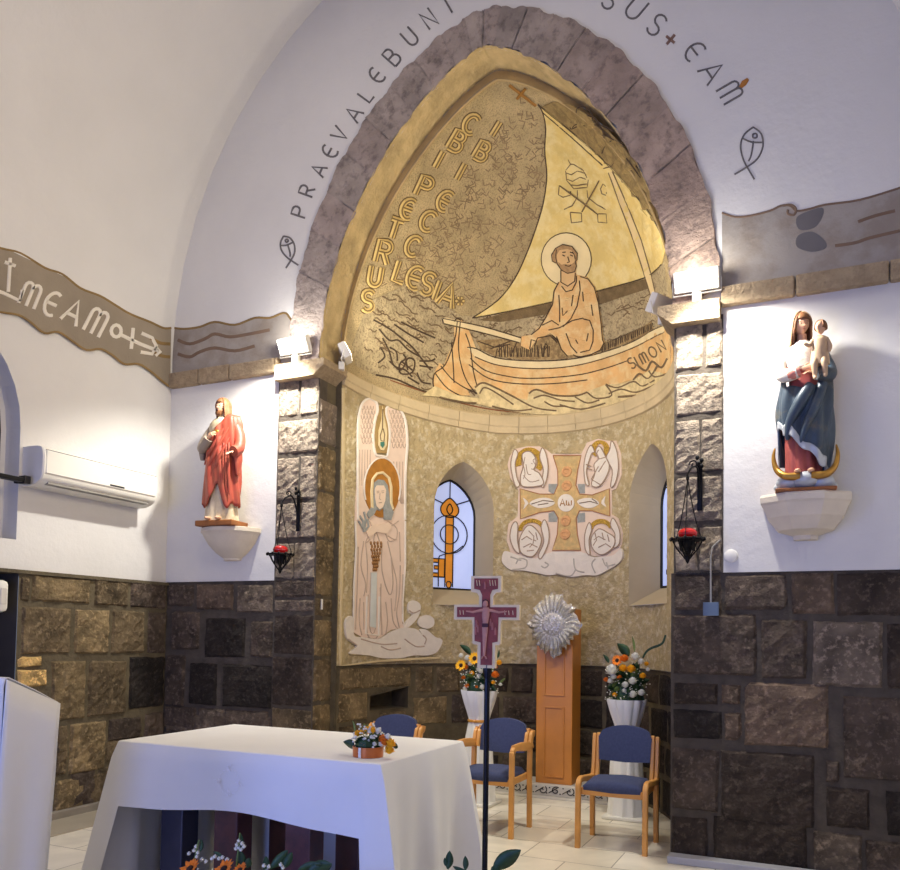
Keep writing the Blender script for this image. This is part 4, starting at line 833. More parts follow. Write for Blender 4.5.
for (x, y) in ((420, 228), (420, 305), (415, 495), (412, 568)):
    mb = MB(); P, Nn = hit_apse(*T3([(x, y)])[0]); q = Nn.to_track_quat('Z', 'Y').to_matrix().to_4x4(); mm = Matrix.Translation(P+Nn*.016) @ q
    mb.lathe([(.0, 0), (.055, 0), (.052, .012), (.03, .016), (0, .016)], 16)
    mb.v = [tuple(mm @ Vector(v_)) for v_ in mb.v]; mb.tube([P+Nn*.034+mm.to_3x3() @ Vector((.032*math.cos(a), .025*math.sin(a), 0)) for a in [k*.7 for k in range(8)]], .005, 4)
    mb.build('loaf', mat('peach loaf', (212, 160, 108), .7, var=.15, scale=40), cr, smooth=40)
def gold_ring(cx, cy, r0, r1, a0=0, a1=360):
    n = 20; o = arc(cx, cy, r1[0], r1[1], a0, a1, n); i_ = arc(cx, cy, r0[0], r0[1], a1, a0, n)
    return T3([(x, y) for x, y in o+i_])
for q in [gold_ring(215, 175, (45, 50), (78, 78), 160, 400), gold_ring(605, 105, (22, 28), (50, 48), 120, 430), gold_ring(228, 545, (52, 40), (74, 62), 175, 365), gold_ring(610, 540, (45, 30), (62, 56), 180, 350)]: patch('gold_halo', GOLDT, HG(hit_apse, .012), [q], cr, .010)
WG = [[(130,110),(150,130),(135,190),(145,260),(160,300),(140,310),(120,250),(112,180)], [(285,100),(305,130),(318,200),(310,270),(290,315),(280,290),(292,220),(272,150)],
     [(555,85),(575,120),(560,130),(545,170),(530,230),(545,300),(525,290),(517,200),(530,130)], [(672,60),(700,120),(708,210),(690,290),(665,310),(675,220),(640,160),(660,110)],
     [(135,500),(150,520),(148,600),(160,670),(130,650),(108,590),(115,530)], [(300,490),(322,550),(318,620),(280,700),(265,680),(295,610),(280,530)],
     [(545,505),(560,540),(545,600),(550,680),(525,650),(522,570)], [(680,480),(715,550),(712,620),(680,640),(690,570),(665,520)]]
FIG = [[(175,135),(215,120),(245,150),(250,190),(240,220),(270,240),(290,300),(180,310),(165,260),(180,200)], [(590,100),(610,95),(640,150),(660,200),(640,260),(600,310),(560,300),(580,240),(575,190),(600,160),(585,130)],
       [(175,560),(210,520),(250,540),(280,590),(270,640),(230,690),(170,670),(158,610)], [(560,590),(600,540),(650,560),(690,590),(680,640),(620,680),(570,650)]]
OUTL = mat('brown relief outline', (158, 134, 112), .85)
for q in WG: wo = patch('wing', WREL, HG(hit_apse, .010), [T3(q)], cr, .014, smooth=1); sp = spl(T3(q), 4, True); strokes('outline', OUTL, HG(hit_apse, .0235), [sp+[sp[0]]], 1.1, wo, .003)
for q in FIG: wo = patch('creature', WREL, HG(hit_apse, .010), [T3(q)], cr, .020, smooth=1); sp = spl(T3(q), 4, True); strokes('outline', OUTL, HG(hit_apse, .0295), [sp+[sp[0]]], 1.1, wo, .003)
cl_ = [T3(l) for l in WG]+[T3(l) for l in ([(245,160),(235,170),(248,195),(238,215),(225,215)], [(180,190),(190,240),(180,270)], [(180,250),(220,285),(270,275)], [(195,190),(205,240),(225,245)], [(225,185),(232,188)], [(190,150),(180,200)])]
strokes('wing_and_figure_lines', OUTL, HG(hit_apse, .0295), cl_[len(WG):], .9, cr, .003, smooth=1)
strokes('creature_lines', OUTL, HG(hit_apse, .030), [T3(l) for l in ([(600,110),(590,130),(605,160),(640,150)], [(530,190),(560,200)], [(535,210),(565,220)], [(600,200),(560,270),(610,300)], [(640,170),(600,230)], [(170,600),(200,580),(230,600)], [(180,640),(220,620),(260,640)], [(210,550),(240,580),(235,620),(215,640)], [(250,560),(260,600)], [(575,600),(600,580),(640,600)], [(600,640),(640,620),(670,640)], [(620,560),(630,600)], [(580,560),(590,600),(570,630)], [(650,570),(660,610)], [(200,660),(240,655)], [(240,600),(252,606)])], 1.1, cr, .003)

W(cr)
# --- lettering on the end wall round the arch
ins = thing('arch_inscription', 'charcoal capital letters curving round the stone arch on the white end wall', 'wall lettering', (CX, -.02, 6.2))
CH = [('P', 299.5, 212, 15, 72), ('R', 307, 191, 15, 70), ('A', 319, 170, 15, 66), ('E', 330, 151, 16, 62), ('V', 340, 134, 16, 60), ('A', 354, 114, 17, 58), ('L', 366, 95, 15, 54), ('E', 377, 75, 17, 52), ('B', 392, 57, 18, 48), ('U', 410, 37, 18, 42), ('N', 429, 19, 19, 36), ('T', 448, 4, 20, 30),
      ('A', 472, -14, 20, 22), ('D', 498, -26, 20, 14), ('V', 526, -33, 20, 4), ('E', 554, -32, 20, -8), ('R', 582, -20, 20, -22), ('S', 611, -1, 22, -36), ('U', 636, 8, 24, -40), ('S', 657, 25, 23, -42), ('E', 695, 52, 22, -52), ('A', 712, 72, 24, -56), ('M', 730, 92, 24, -60)]
for ch, x, y, h_, a in CH: strokes('letter', GREYL, HF, letter(ch, x, y, h_, a, .95), 2.1, ins, .006)
strokes('cross_mark', mat('rust brown mark', (130, 100, 86), .8), HF, letter('+', 671, 40, 18, -40), 3, ins, .006)
strokes('flame_mark', mat('ochre flame mark', (176, 116, 50), .8), HF, [[(740, 88), (744, 83), (748, 79)]], [3, 6, 3], ins, .006)
W(ins)
for nm_, cx, cy, sc, an_ in (('fish_drawing', 288, 250, .72, 12), ('fish_drawing', 750, 150, 1.15, -14)):
    f_ = [[(-2, -20), (-8, -12), (-9, -2), (-4, 9), (4, 18), (10, 24)], [(-2, -20), (6, -16), (10, -6), (8, 6), (0, 16), (-8, 24)], [(-1, -14), (2, -15), (3, -12), (0, -11), (-1, -14)], [(1, -8), (2, 4), (1, 10)], [(-8, -8), (0, -7), (9, -9)]]
    a = math.radians(an_); o = [[(cx+sc*(x*math.cos(a)+y*math.sin(a)), cy+sc*(-x*math.sin(a)+y*math.cos(a))) for x, y in l] for l in f_]
    fo = strokes(nm_, GREYL, HF, o, 1.7, None, .006, smooth=1)
    tag(fo, 'small charcoal fish drawing on the white wall %s the arch' % ('left of' if cx < 400 else 'right of'), 'wall drawing')
# --- painted wavy bands
def wavy(name, m, hit, top, bot, label, lines, edge_m, grid=14):
    t = thing(name, label, 'painted band', tuple(hit(*top[0])[0]))
    tp = spl(top, 4); bt = spl(bot, 4)
    patch('band', m, hit, [tp+bt[::-1]], t, .003, grid=grid)
    strokes('edging', edge_m, HG(hit, .003), [tp, bt] if edge_m is BANDE and hit is HL else [tp], 2.2, t, .003)
    W(t)
    if lines: strokes('wave_lines', BANDE if hit is HL else mat('brown wave line', (118, 96, 78), .85), HG(hit, .003), lines, 3.2, t, .002, smooth=1)
    W(t)
    return t
lb = wavy('left_wall_band', BANDM, HL, [(-30, 237), (0, 248), (20, 253), (45, 268), (62, 274), (80, 288), (100, 296), (115, 305), (130, 314), (150, 322), (163, 328), (171, 328)], [(-30, 305), (0, 312), (18, 315), (30, 322), (44, 333), (58, 332), (72, 341), (86, 350), (100, 349), (112, 355), (124, 364), (138, 364), (150, 371), (163, 382), (170, 387)], 'taupe wavy band with white letters across the left wall', [[(150, 338), (160, 343), (170, 344)], [(152, 352), (162, 356), (170, 357)]], BANDE)
wl2 = []
for ch, x, y, h_, a, s_ in (('M', 30, 295, 24, -22, 1.0), ('E', 52, 304, 24, -24, .85), ('A', 73, 312, 24, -26, .95), ('M', 96, 322, 26, -27, .95)): wl2 += [[(px, py) for px, py in st_] for st_ in letter(ch, x, y, h_, a, s_)]
wl2 += [[(10, 258), (8, 292)], [(4, 262), (15, 266)], [(-12, 288), (3, 293), (20, 301), (22, 290)], arc(116, 331, 5, 6, 0, 360, 12), [(121, 335), (140, 344), (158, 351)], [(133, 328), (131, 349)], [(141, 333), (152, 338), (156, 346), (152, 354), (140, 352)], [(155, 347), (160, 352), (155, 356)]]
strokes('letters_and_signs', WHITEP, HG(HL, .003), wl2, 3.6, lb, .006)
W(lb)
wavy('left_grey_band', BANDG, HF, [(173.5, 328), (185, 329), (200, 327), (215, 322), (235, 325), (255, 318), (270, 318), (284, 313), (290, 318), (297, 330)], [(172.5, 380), (200, 376), (240, 370), (270, 366), (300, 360), (304, 348)], 'grey wavy painted band above the cornice left of the arch', [[(178, 340), (190, 344), (205, 339), (215, 334), (230, 337), (250, 334), (270, 330)], [(178, 354), (190, 357), (200, 352), (215, 348), (235, 351), (255, 346)]], BANDE)
rb = wavy('right_grey_band', BANDG, HF, [(722, 213), (735, 217), (750, 216), (770, 211), (781, 206), (790, 206), (797, 211), (810, 209), (825, 205), (860, 200), (900, 188), (930, 178)], [(722, 300), (760, 296), (800, 288), (850, 278), (900, 264), (930, 258)], 'grey painted band with a curling wave above the cornice right of the arch', [[(835, 246), (855, 243), (870, 238), (900, 231)], [(858, 222), (875, 216), (895, 211)]], mat('brown wave line', (118, 96, 78)))
strokes('curl', mat('brown wave line', (118, 96, 78)), HG(HF, .003), [[(783, 206), (791, 205), (796, 209), (794, 215), (788, 214), (788, 210)]], 2.4, rb, .005, smooth=1)
patch('dark_patches', BANDD, HG(HF, .003), [[(800, 215), (822, 208), (822, 218), (814, 228), (800, 230), (796, 222)], [(798, 236), (812, 232), (824, 240), (826, 248), (812, 252), (797, 247)]], rb, .002, smooth=1)

W(rb)

# ------------------------------------------------------------------ furniture
def make_chair(loc, label, arms, name):
    t = thing(name, label, 'chair', loc, 0, 'blue and wood chairs in front of the apse')
    # local: front at -y, width along x ; seat height .45
    top = .655 if arms else .475
    mb = MB(); N_ = 10
    rings = []
    for i in range(N_+1):
        v_ = i/N_; y = -.20+.42*v_; hw = .205-.012*v_; z = .425+.018*math.sin(PI*v_)-.01*v_
        rings.append([(-hw, y, z-.02), (-hw-.005, y, z+.012), (-hw*.85, y, z+.045), (0, y, z+.055), (hw*.85, y, z+.045), (hw+.005, y, z+.012), (hw, y, z-.02), (0, y, z-.03)])
    r0 = [(x*.96, y-.012, .43+(z-.43)*.5) for x, y, z in rings[0]]; r1 = [(x*.96, y+.012, .43+(z-.43)*.5) for x, y, z in rings[-1]]
    mb.loft([r0]+rings+[r1]); mb.build('seat', FABRIC, t, smooth=60)
    # upholstered back with arched top, gently curved
    mb = MB(); rows = []; P = []
    for i in range(17):
        u = -1+2*i/16; P.append((u*.200, .755+.078*math.sqrt(max(0, 1-u*u*.98))-(.0 if abs(u) < .99 else .02)))
    P = [(-.19, .575), (0, .56), (.19, .575)]+P[::-1]
    v, tt = tri(P, (), .05)
    f_ = lambda x, z, d: (x, .225+(z-.56)*.14+.05*(1-(x/.22)**2)-.02+d, z)
    n = len(v); mb.add([f_(p.x, p.y, -.018) for p in v], tt); mb.add([f_(p.x, p.y, .018) for p in v], [q[::-1] for q in tt])
    PP = [(p[0], p[1]) for p in P]; m_ = len(PP); mb.add([f_(x, z, d) for x, z in PP for d in (-.018, .018)], [(2*i, 2*((i+1) % m_), 2*((i+1) % m_)+1, 2*i+1) for i in range(m_)])
    mb.build('backrest', FABRIC, t, smooth=40)
    mb = MB(); mb.rbox(-.215, .215, -.205, -.18, .375, .43, .006); mb.rbox(-.215, .215, .2, .222, .375, .425, .006); mb.rbox(-.222, -.2, -.2, .215, .375, .425, .005); mb.rbox(.2, .222, -.2, .215, .375, .425, .005); mb.build('seat_frame', WOOD, t)
    for s in (-1, 1):
        def bent(pts, w_=.042, d_=.036):
            mb = MB(); sp = spl(pts, 5); rings = []
            for i, p in enumerate(sp):
                a = Vector(sp[max(i-1, 0)]); b_ = Vector(sp[min(i+1, len(sp)-1)]); tg = (b_-a).normalized(); nx = Vector((1, 0, 0)); ny = tg.cross(nx).normalized(); p = Vector(p)
                rings.append([p+nx*d_/2*c_[0]+ny*w_/2*c_[1] for c_ in ((1, .7), (.7, 1), (-.7, 1), (-1, .7), (-1, -.7), (-.7, -1), (.7, -1), (1, -.7))])
            mb.loft(rings); return mb
        x = s*.238
        bent([(x, -.215, 0), (x, -.21, top-.09), (x, -.20, top-.025), (x, -.155, top), (x, -.02, top-.012), (x, .17, top-.03), (x, .235, top-.02)]).build('front_leg', WOOD, t, smooth=40)
        bent([(x, .205, 0), (x, .20, .2), (x, .195, .42), (x, .2, top-.03)]).build('rear_leg', WOOD, t, smooth=40)
        bent([(x, .20, top-.04), (x, .235, top+.06), (x, .262, .72), (x, .272, .752)], .05, .030).build('back_post', WOOD, t, smooth=40)
        bent([(x-s*.034, .19, top-.05), (x-s*.034, .225, top+.06), (x-s*.034, .25, .73), (x-s*.034, .26, .765)], .036, .030).build('back_post', WOOD, t, smooth=40)
        if arms: bent([(x, -.19, top+.005), (x, 0, top+.006), (x, .17, top-.008)], .045, .03).build('armrest', WOOD, t, smooth=40)
    return t
make_chair((-1.335, .19, 0), 'armless blue chair with oak frame beside the right stone pier', False, 'side_chair')
make_chair((-2.32, .20, 0), 'blue armchair with oak arms half hidden by the black cross pole', True, 'armchair')
make_chair((-3.20, .0, 0), 'blue chair whose arched back shows just over the altar top', True, 'armchair')

# altar: pillars, slab, cloth
al = thing('altar', 'stone altar on dark red and blue marble pillars under the white cloth', 'altar', (-2.43, -2.28, 0))
mb = MB(); mb.rbox(-.72, .72, -.42, .42, .86, .94, .01); mb.build('top_slab', TMARBLE, al)
for x, m_ in ((-.54, BMARBLE), (-.20, MARBLE), (.22, MARBLE)):
    for y in (-.22, .22):
        mb = MB(); mb.rbox(x-.07, x+.07, y-.06, y+.06, 0, .86, .006); mb.build('pillar', m_, al)
mb = MB(); mb.rbox(-.6, .35, -.32, .32, 0, .05, .006); mb.build('foot_slab', TMARBLE, al)
# cloth: walk round the rounded rectangle of the table top
def cloth(x0, x1, y0, y1, zt, drop, fold, r=.012):
    per = []
    seg = [((x0, y0), (x1, y0), 'f'), ((x1, y0), (x1, y1), 'r'), ((x1, y1), (x0, y1), 'b'), ((x0, y1), (x0, y0), 'l')]
    for (a, b_, k) in seg:
        n = 36 if k in 'fb' else 26
        for i in range(n): t = i/n; per.append((a[0]+(b_[0]-a[0])*t, a[1]+(b_[1]-a[1])*t, k, t))
    mb = MB(); rings = [[], []]; NL = 12
    cx, cy = (x0+x1)/2, (y0+y1)/2
    cols = []
    for (x, y, k, t) in per:
        nx, ny = {'f': (0, -1), 'r': (1, 0), 'b': (0, 1), 'l': (-1, 0)}[k]
        cr_ = max(0, 1-min(t, 1-t)/.14)             # near a corner
        dx, dy = nx, ny
        if cr_ > 0:
            sx, sy = (1 if x > cx else -1), (1 if y > cy else -1); dx = nx*(1-cr_*.5)+sx*.5*cr_*(1 if nx == 0 else 1); dy = ny*(1-cr_*.5)+sy*.5*cr_*(1 if ny == 0 else 1)
        D = drop(k, t); col = []
        for j in range(NL+1):
            q = j/NL; d = D*q; out = .006+.02*min(1, d/.05)*.6+fold(k, t, d)+cr_**1.5*.16*d*1.1
            col.append((x+dx*out, y+dy*out, zt-d-(0 if j else 0)))
        cols.append([(x*.999+cx*.001, y*.999+cy*.001, zt+.004)]+col)
    n = len(cols); m_ = NL+2
    mb.add([p for c in cols for p in c], [(i*m_+j, ((i+1) % n)*m_+j, ((i+1) % n)*m_+j+1, i*m_+j+1) for i in range(n) for j in range(m_-1)])
    topv = [c[0] for c in cols]; v, tt = tri([(p[0], p[1]) for p in topv]); mb.add([(p.x, p.y, zt+.004) for p in v], tt)
    return mb
def drop(k, t):
    if k == 'f':
        full = .86; sh = .30+.012*math.sin(t*9)-.02*math.sin(t*PI)
        return full if t < .045 or t > .955 else sh
    return .88
def fold(k, t, d):
    if k == 'f': return .010*math.sin(t*11)*min(1, d/.2)+.03*d
    return (.022*math.sin(t*13+.6)+.012*math.sin(t*27))*min(1, d/.5)+.02*d
ac = cloth(-3.17, -1.69, -2.72, -1.85, .948, drop, fold).build('altar_cloth', CLOTH, None, smooth=35)
tag(ac, 'white linen cloth draped over the altar with an embroidered cross', 'tablecloth')
# embroidery on the front of the cloth
em = MB()
for a in range(4):
    for k in range(9):
        an_ = a*PI/2+RM.uniform(-.16, .16); r = RM.uniform(.045, .075); x, z = -2.46+r*math.cos(an_), .815+r*math.sin(an_)
        em.tube([(x, -2.75, z), (x+RM.uniform(-.014, .014), -2.751, z+RM.uniform(-.014, .014))], .0013, 4)
for k in range(16):
    an_ = k*PI/8; em.tube([(-2.46+.055*math.cos(an_), -2.75, .815+.055*math.sin(an_)), (-2.46+.06*math.cos(an_+.25), -2.75, .815+.06*math.sin(an_+.25))], .0012, 4)
em.build('embroidered_cross', EMBR, ac)

# ambo at the far left, draped
amb = thing('ambo', 'reading stand at the far left draped in a white cloth with a sloping top', 'lectern', (-3.3, -3.35, 0))
W_ = .46
def ax(x, y, z): return (x, y, z)
mb = MB(); mb.rbox(-.25, .22, -.08, .1, 0, 1.1, .01); mb.build('stand', TMARBLE, amb)
mb = MB(); rows = []
# profile in (y,z): front hem -> front top edge -> slope to the back -> back hem ; swept along x
pr_ = [(-.19, .12), (-.175, .5), (-.15, .9), (-.142, 1.27), (-.135, 1.298), (-.12, 1.30), (.0, 1.245), (.115, 1.185), (.125, 1.175), (.115, .9), (.09, .5), (.06, .12)]
for i in range(15):
    x = -.3+.6*i/14; rows.append([(x, y+.012*math.sin(x*26)*(1.3-z)*.6, z) for y, z in pr_])
mb.loft(rows, cap=False, closed=False)
n = len(pr_)
for xs, s in ((.3, 1), (-.3, -1)):
    rr = []
    for j in range(11):
        q = j/10; z = 1.29-(1.17)*q; row = []
        for k in range(13):
            u = k/12; zt = 1.295-.115*u; zz = zt-(zt-.12)*q; yf = -.14-.05*q; yb = .12-.06*q; row.append((xs+s*(.012+.012*math.sin(u*9+q)*q), yf+(yb-yf)*u, zz))
        rr.append(row)
    mb.loft(rr, cap=False, closed=False)
mb.build('draped_cloth', CLOTH, amb, smooth=50, solid=.004)

# processional cross on a black pole
X0, Y0 = -1.335, -2.40
pc_ = thing('processional_cross', 'painted wooden crucifix with maroon panels on a tall black pole beside the altar', 'crucifix', (X0, Y0, 0))
mb = MB(); mb.tube([(0, 0, .02), (0, 0, 1.37)], .0125, 12); mb.tube([(0, 0, 1.31), (0, 0, 1.345), (0, 0, 1.356)], [.016, .02, .02], 12); mb.build('pole', BLACKM, pc_, smooth=40)
mb = MB(); mb.lathe([(0, 0), (.16, 0), (.16, .014), (.03, .03), (.018, .08), (0, .08)], 24); mb.build('foot', BLACKM, pc_, smooth=40)
CT = lambda p: [((x-310)/8.28*.00495*.995, 1.77-(y-75)/8.28*.00495*.915) for x, y in p]   # picture of the cross, scaled to metres
co = [(182,85),(412,75),(418,215),(375,225),(360,250),(365,300),(345,315),(545,310),(572,330),(568,462),(545,450),(415,450),(412,615),(430,635),(372,640),(372,830),(235,830),(245,640),(190,635),(195,440),(55,430),(58,330),(240,318),(245,225),(182,215)]
co = [(182,85),(412,85),(412,215),(372,222),(352,250),(352,318),(550,318),(550,440),(418,440),(410,470),(410,635),(372,645),(372,830),(238,830),(238,645),(198,635),(198,470),(190,440),(55,440),(55,318),(245,318),(245,250),(228,222),(182,215)]
ci = [(207,105),(388,105),(388,190),(345,200),(330,240),(330,338),(528,338),(528,420),(395,420),(390,615),(350,625),(350,805),(262,805),(262,625),(215,612),(212,420),(78,420),(78,338),(268,338),(268,240),(250,200),(207,190)]
mb = MB(); rz = Matrix.Rotation(.18, 4, 'Z')
v, tt = tri(CT(co)); n = len(v); mb.add([rz @ Vector((p.x, -.012, p.y)) for p in v], tt); mb.add([rz @ Vector((p.x, .026, p.y)) for p in v], tt)
c2 = CT(co); n = len(c2); mb.add([rz @ Vector((x, y, z)) for x, z in c2 for y in (-.012, .026)], [(2*i, 2*((i+1) % n), 2*((i+1) % n)+1, 2*i+1) for i in range(n)])
brd = mb.build('cross_board', ICONE, pc_)
mb = MB(); v, tt = tri(CT(ci)); mb.add([rz @ Vector((p.x, -.014, p.y)) for p in v], tt); mb.build('painted_panel', MAROON, brd, fix=False)
mb = MB()
def cp(x, y, d=.02): q = CT([(x, y)])[0]; return rz @ Vector((q[0], -d, q[1]))
K = .0006
mb.tube([cp(300,340), cp(300,400), cp(298,460), cp(296,500), cp(294,600), cp(292,690), cp(290,735)], [24*K, 30*K, 22*K, 24*K, 17*K, 12*K, 9*K], 8, flat=.35)
mb.tube([cp(150,372), cp(200,380), cp(262,365), cp(300,362), cp(340,365), cp(400,380), cp(460,372)], [5*K, 8*K, 11*K, 14*K, 11*K, 8*K, 5*K], 8, flat=.4)
mb.ball(cp(296,312), 22*K, .006, 28*K); mb.tube([cp(280,735), cp(272,755)], 6*K, 6); mb.tube([cp(300,735), cp(310,755)], 6*K, 6)
mb.build('figure', ICONS, brd, smooth=60)
mb = MB(); mb.tube([cp(275,310,.016), cp(280,290,.018), cp(297,280,.02), cp(314,290,.018), cp(318,310,.016)], 7*K, 6); mb.build('hair', mat('dark maroon paint', (66, 30, 36), .6), brd, smooth=60); mb = MB(); mb.tube([cp(276,485,.024), cp(320,485,.024)], 16*K, 6, flat=.5); mb.build('loincloth', mat('dark maroon paint', (66, 30, 36), .6), brd, smooth=60)
for x, y in ((228,480),(222,540),(240,520),(350,500),(372,540),(335,470),(290,170)):
    mb = MB(); mb.tube([cp(x,y-25,.016), cp(x,y+22,.016)], 9*K, 6, flat=.4); mb.ball(cp(x,y-30,.017), 7*K, .003, 8*K); mb.build('small_figure', mat('rose painted figures', (172, 100, 84), .6), brd, smooth=60)
mb = MB()
for x in (225, 245, 325, 345, 365): mb.tube([cp(x,120,.0155), cp(x+6,165,.0155)], 2.6*K, 4)
for x in (100, 125, 440, 470, 500): mb.tube([cp(x,365,.0155), cp(x+4,400,.0155)], 2.6*K, 4)
mb.build('gold_marks', ICONE, brd)

# wooden pillar with the silver sunburst
pl = thing('wooden_pillar', 'tall orange wooden panelled pillar standing on the marble step', 'pedestal', (-2.265, 1.76, .125), 0)
mb = MB(); mb.rbox(-.175, .175, -.13, .16, 0, 1.64, .005); mb.build('body', WOODP, pl)
for z0, z1 in ((.06, .72), (.82, 1.32)):
    mb = MB(); 
    for (a, b_, c, d) in ((-.10, -.085, z0, z1), (.085, .10, z0, z1), (-.085, .085, z0, z0+.015), (-.085, .085, z1-.015, z1)): mb.rbox(a, b_, -.139, -.128, c, d, .003)
    mb.build('panel_moulding', WOODP, pl)
sb = thing('silver_sunburst', 'jagged silver sunburst disc fixed on the front of the wooden pillar', 'tabernacle door', (-2.25, 1.565, 1.615), .0)
mb = MB(); n = 56; ring1, ring2, ring0 = [], [], []
for k in range(n):
    a = 2*PI*k/n; sh = 1/(abs(math.cos(a))**1.3+abs(math.sin(a))**1.3)**(1/1.3); r = .285*sh*(1+.11*RM.uniform(-1, 1)+(.04 if k % 2 else -.04))
    ring2.append((r*.93*math.cos(a), -.02+RM.uniform(-.008, .008), r*1.08*math.sin(a))); ring1.append((.14*math.cos(a), -.05-.012*(k % 2), .14*math.sin(a))); ring0.append((.1*math.cos(a), -.055, .1*math.sin(a)))
back = [(x*.9, .02, z*.9) for x, y, z in ring2]
mb.loft([back, ring2, [((a[0]+b_[0])/2, -.045-.016*(k % 2), (a[2]+b_[2])/2) for k, (a, b_) in enumerate(zip(ring2, ring1))], ring1, ring0]); mb.build('rays', SILVER, sb)
mb = MB(); mb.lathe([(0, 0), (.1, 0), (.105, .012), (.09, .022), (.05, .03), (0, .034)], 28); rx = Matrix.Rotation(PI/2, 4, 'X'); mb.v = [tuple(rx @ Vector(q)+Vector((0, -.05, 0))) for q in mb.v]
for k in range(14): a = k*2*PI/14; mb.ball((.08*math.cos(a), -.072, .08*math.sin(a)), .012, .01, .012, 6, 4)
for k in range(24): mb.ball((RM.uniform(-.055, .055), -.082, RM.uniform(-.055, .055)), .012, .008, .012, 6, 4)
mb.build('centre_boss', SILVER, sb, smooth=40)
mb = MB()
for k in range(28): 
    a = 2*PI*k/28+.05; l = RM.uniform(.18, .26); mb.tube([(.12*math.cos(a), -.058, .12*math.sin(a)), (l*math.cos(a), -.05, l*math.sin(a))], [.006, .002], 5)
mb.build('ray_spikes', SILVER, sb, smooth=40)

# ------------------------------------------------------------------ flowers
def frame_to(d):
    d = Vector(d).normalized(); return d.to_track_quat('Z', 'Y').to_matrix().to_4x4()
def daisy(c, d, r, mp, parent, name='sunflower', np_=14):
    mm = Matrix.Translation(Vector(c)) @ frame_to(d); mb = MB()
    for k in range(np_):
        a = 2*PI*k/np_+RM.uniform(-.05, .05); ca, sa = math.cos(a), math.sin(a); w_ = r*.2; up = r*RM.uniform(.0, .3)
        mb.add([mm @ Vector(p) for p in ((ca*r*.25, sa*r*.25, 0), (ca*r*.65-sa*w_, sa*r*.65+ca*w_, up*.6), (ca*r, sa*r, up), (ca*r*.65+sa*w_, sa*r*.65-ca*w_, up*.6), (ca*r*.6, sa*r*.6, up*.6-.004))], [(0, 1, 4), (1, 2, 4), (2, 3, 4), (3, 0, 4)])
    o = mb.build(name, mp, parent, fix=False)
    mb = MB(); mb.ball((0, 0, r*.04), r*.34, r*.34, r*.16, 10, 6, mm); mb.build('flower_centre', CENTRE, o, smooth=60); return o
def bloom(c, r, mp, parent, name='rose', n=26):
    mb = MB(); c = Vector(c); mb.ball(c, r*.62, r*.62, r*.55, 8, 6)
    for k in range(n):
        z = 1-1.6*(k+.5)/n; a = k*2.4; d = Vector((math.sqrt(max(0, 1-z*z))*math.cos(a), math.sqrt(max(0, 1-z*z))*math.sin(a), z)); mm = Matrix.Translation(c+d*r*.55) @ frame_to(d+Vector((0, 0, .4)))
        w_ = r*.42; mb.add([mm @ Vector(p) for p in ((-w_, 0, 0), (0, -w_*.3, -w_*.1), (w_, 0, 0), (w_*.6, w_*.3, w_), (0, w_*.5, w_*1.25), (-w_*.6, w_*.3, w_))], [(0, 1, 4, 5), (1, 2, 3, 4)])
    return mb.build(name, mp, parent, fix=False)
def leaf(c, tip, w_, parent, m_=LEAF, curl=.1):
    c, tip = Vector(c), Vector(tip); ax_ = tip-c; L_ = ax_.length; ax_.normalize(); sd = ax_.cross(Vector((0, 1, .3))).normalized(); up = sd.cross(ax_); rows = []
    for i in range(9):
        t = i/8; hw = w_*math.sin(PI*min(1, t*.97+.03))**.8*(1-.3*t); p = c+ax_*L_*t-up*curl*L_*math.sin(PI*t)*-1
        rows.append([p-sd*hw+up*hw*.25, p, p+sd*hw+up*hw*.25])
    mb = MB(); mb.loft(rows, cap=False, closed=False); return mb.build('leaf', m_, parent, smooth=70, solid=.002, fix=False)
def filler(parent, c, R_, n, m_=WFLOW, name='baby_breath', hmul=1.):
    mb = MB(); mg = MB()
    for _ in range(n):
        d = Vector((RM.gauss(0, 1), RM.gauss(0, 1), RM.gauss(.3, .8))).normalized(); p = Vector(c)+Vector((d.x*R_, d.y*R_, d.z*R_*hmul))*RM.uniform(.75, 1.1)
        mb.ball(p, .006, .006, .005, 5, 3); mg.tube([Vector(c)+(p-Vector(c))*.4, p], .0012, 3)
    a = mb.build(name, m_, parent); a['kind'] = 'stuff'; b_ = mg.build(name+'_stems', LEAFL, parent); b_['kind'] = 'stuff'
def greens(parent, c, R_, n, hm=1.):
    for _ in range(n):
        d = Vector((RM.gauss(0, 1), RM.gauss(0, 1)-.3, RM.gauss(.2, .8))).normalized(); leaf(Vector(c)+Vector((d.x, d.y, d.z*hm))*R_*.3, Vector(c)+Vector((d.x, d.y, d.z*hm))*R_*RM.uniform(.8, 1.15), R_*.2, parent, LEAF if RM.random() < .8 else LEAFL)
def px(x, y, depth_y): return at(x, y, 1, depth_y)
def vase(name, label, x, y, hz, ribbon_z):
    t = thing(name, label, 'flower stand', (x, y, 0), 0, 'draped flower stands')
    fo = lambda a, z: 1+.06*math.sin(a*11+z*3)+.03*math.sin(a*23-z*5)
    pf_ = [(.0, .012), (.155, .012), (.15, .1), (.135, .3), (.125, .5), (.092, hz-.30), (.085, hz-.27), (.10, hz-.22), (.135, hz-.11), (.158, hz-.02), (.16, hz), (.145, hz-.005), (.12, hz-.08), (0, hz-.1)]
    mb = MB(); mb.lathe(pf_, 60, fold=fo); mb.build('draped_cloth', CLOTH, t, smooth=60)
    mb = MB(); mb.rbox(-.17, .17, -.17, .17, 0, .03, .008); mb.build('foot', WPLAS, t)
    if ribbon_z: 
        mb = MB(); mb.lathe([(.097, ribbon_z-.012), (.103, ribbon_z), (.097, ribbon_z+.012)], 28); mb.ball((.0, -.105, ribbon_z), .014, .008, .012, 8, 5); mb.build('ribbon', RIBBON, t, smooth=60)
    return t
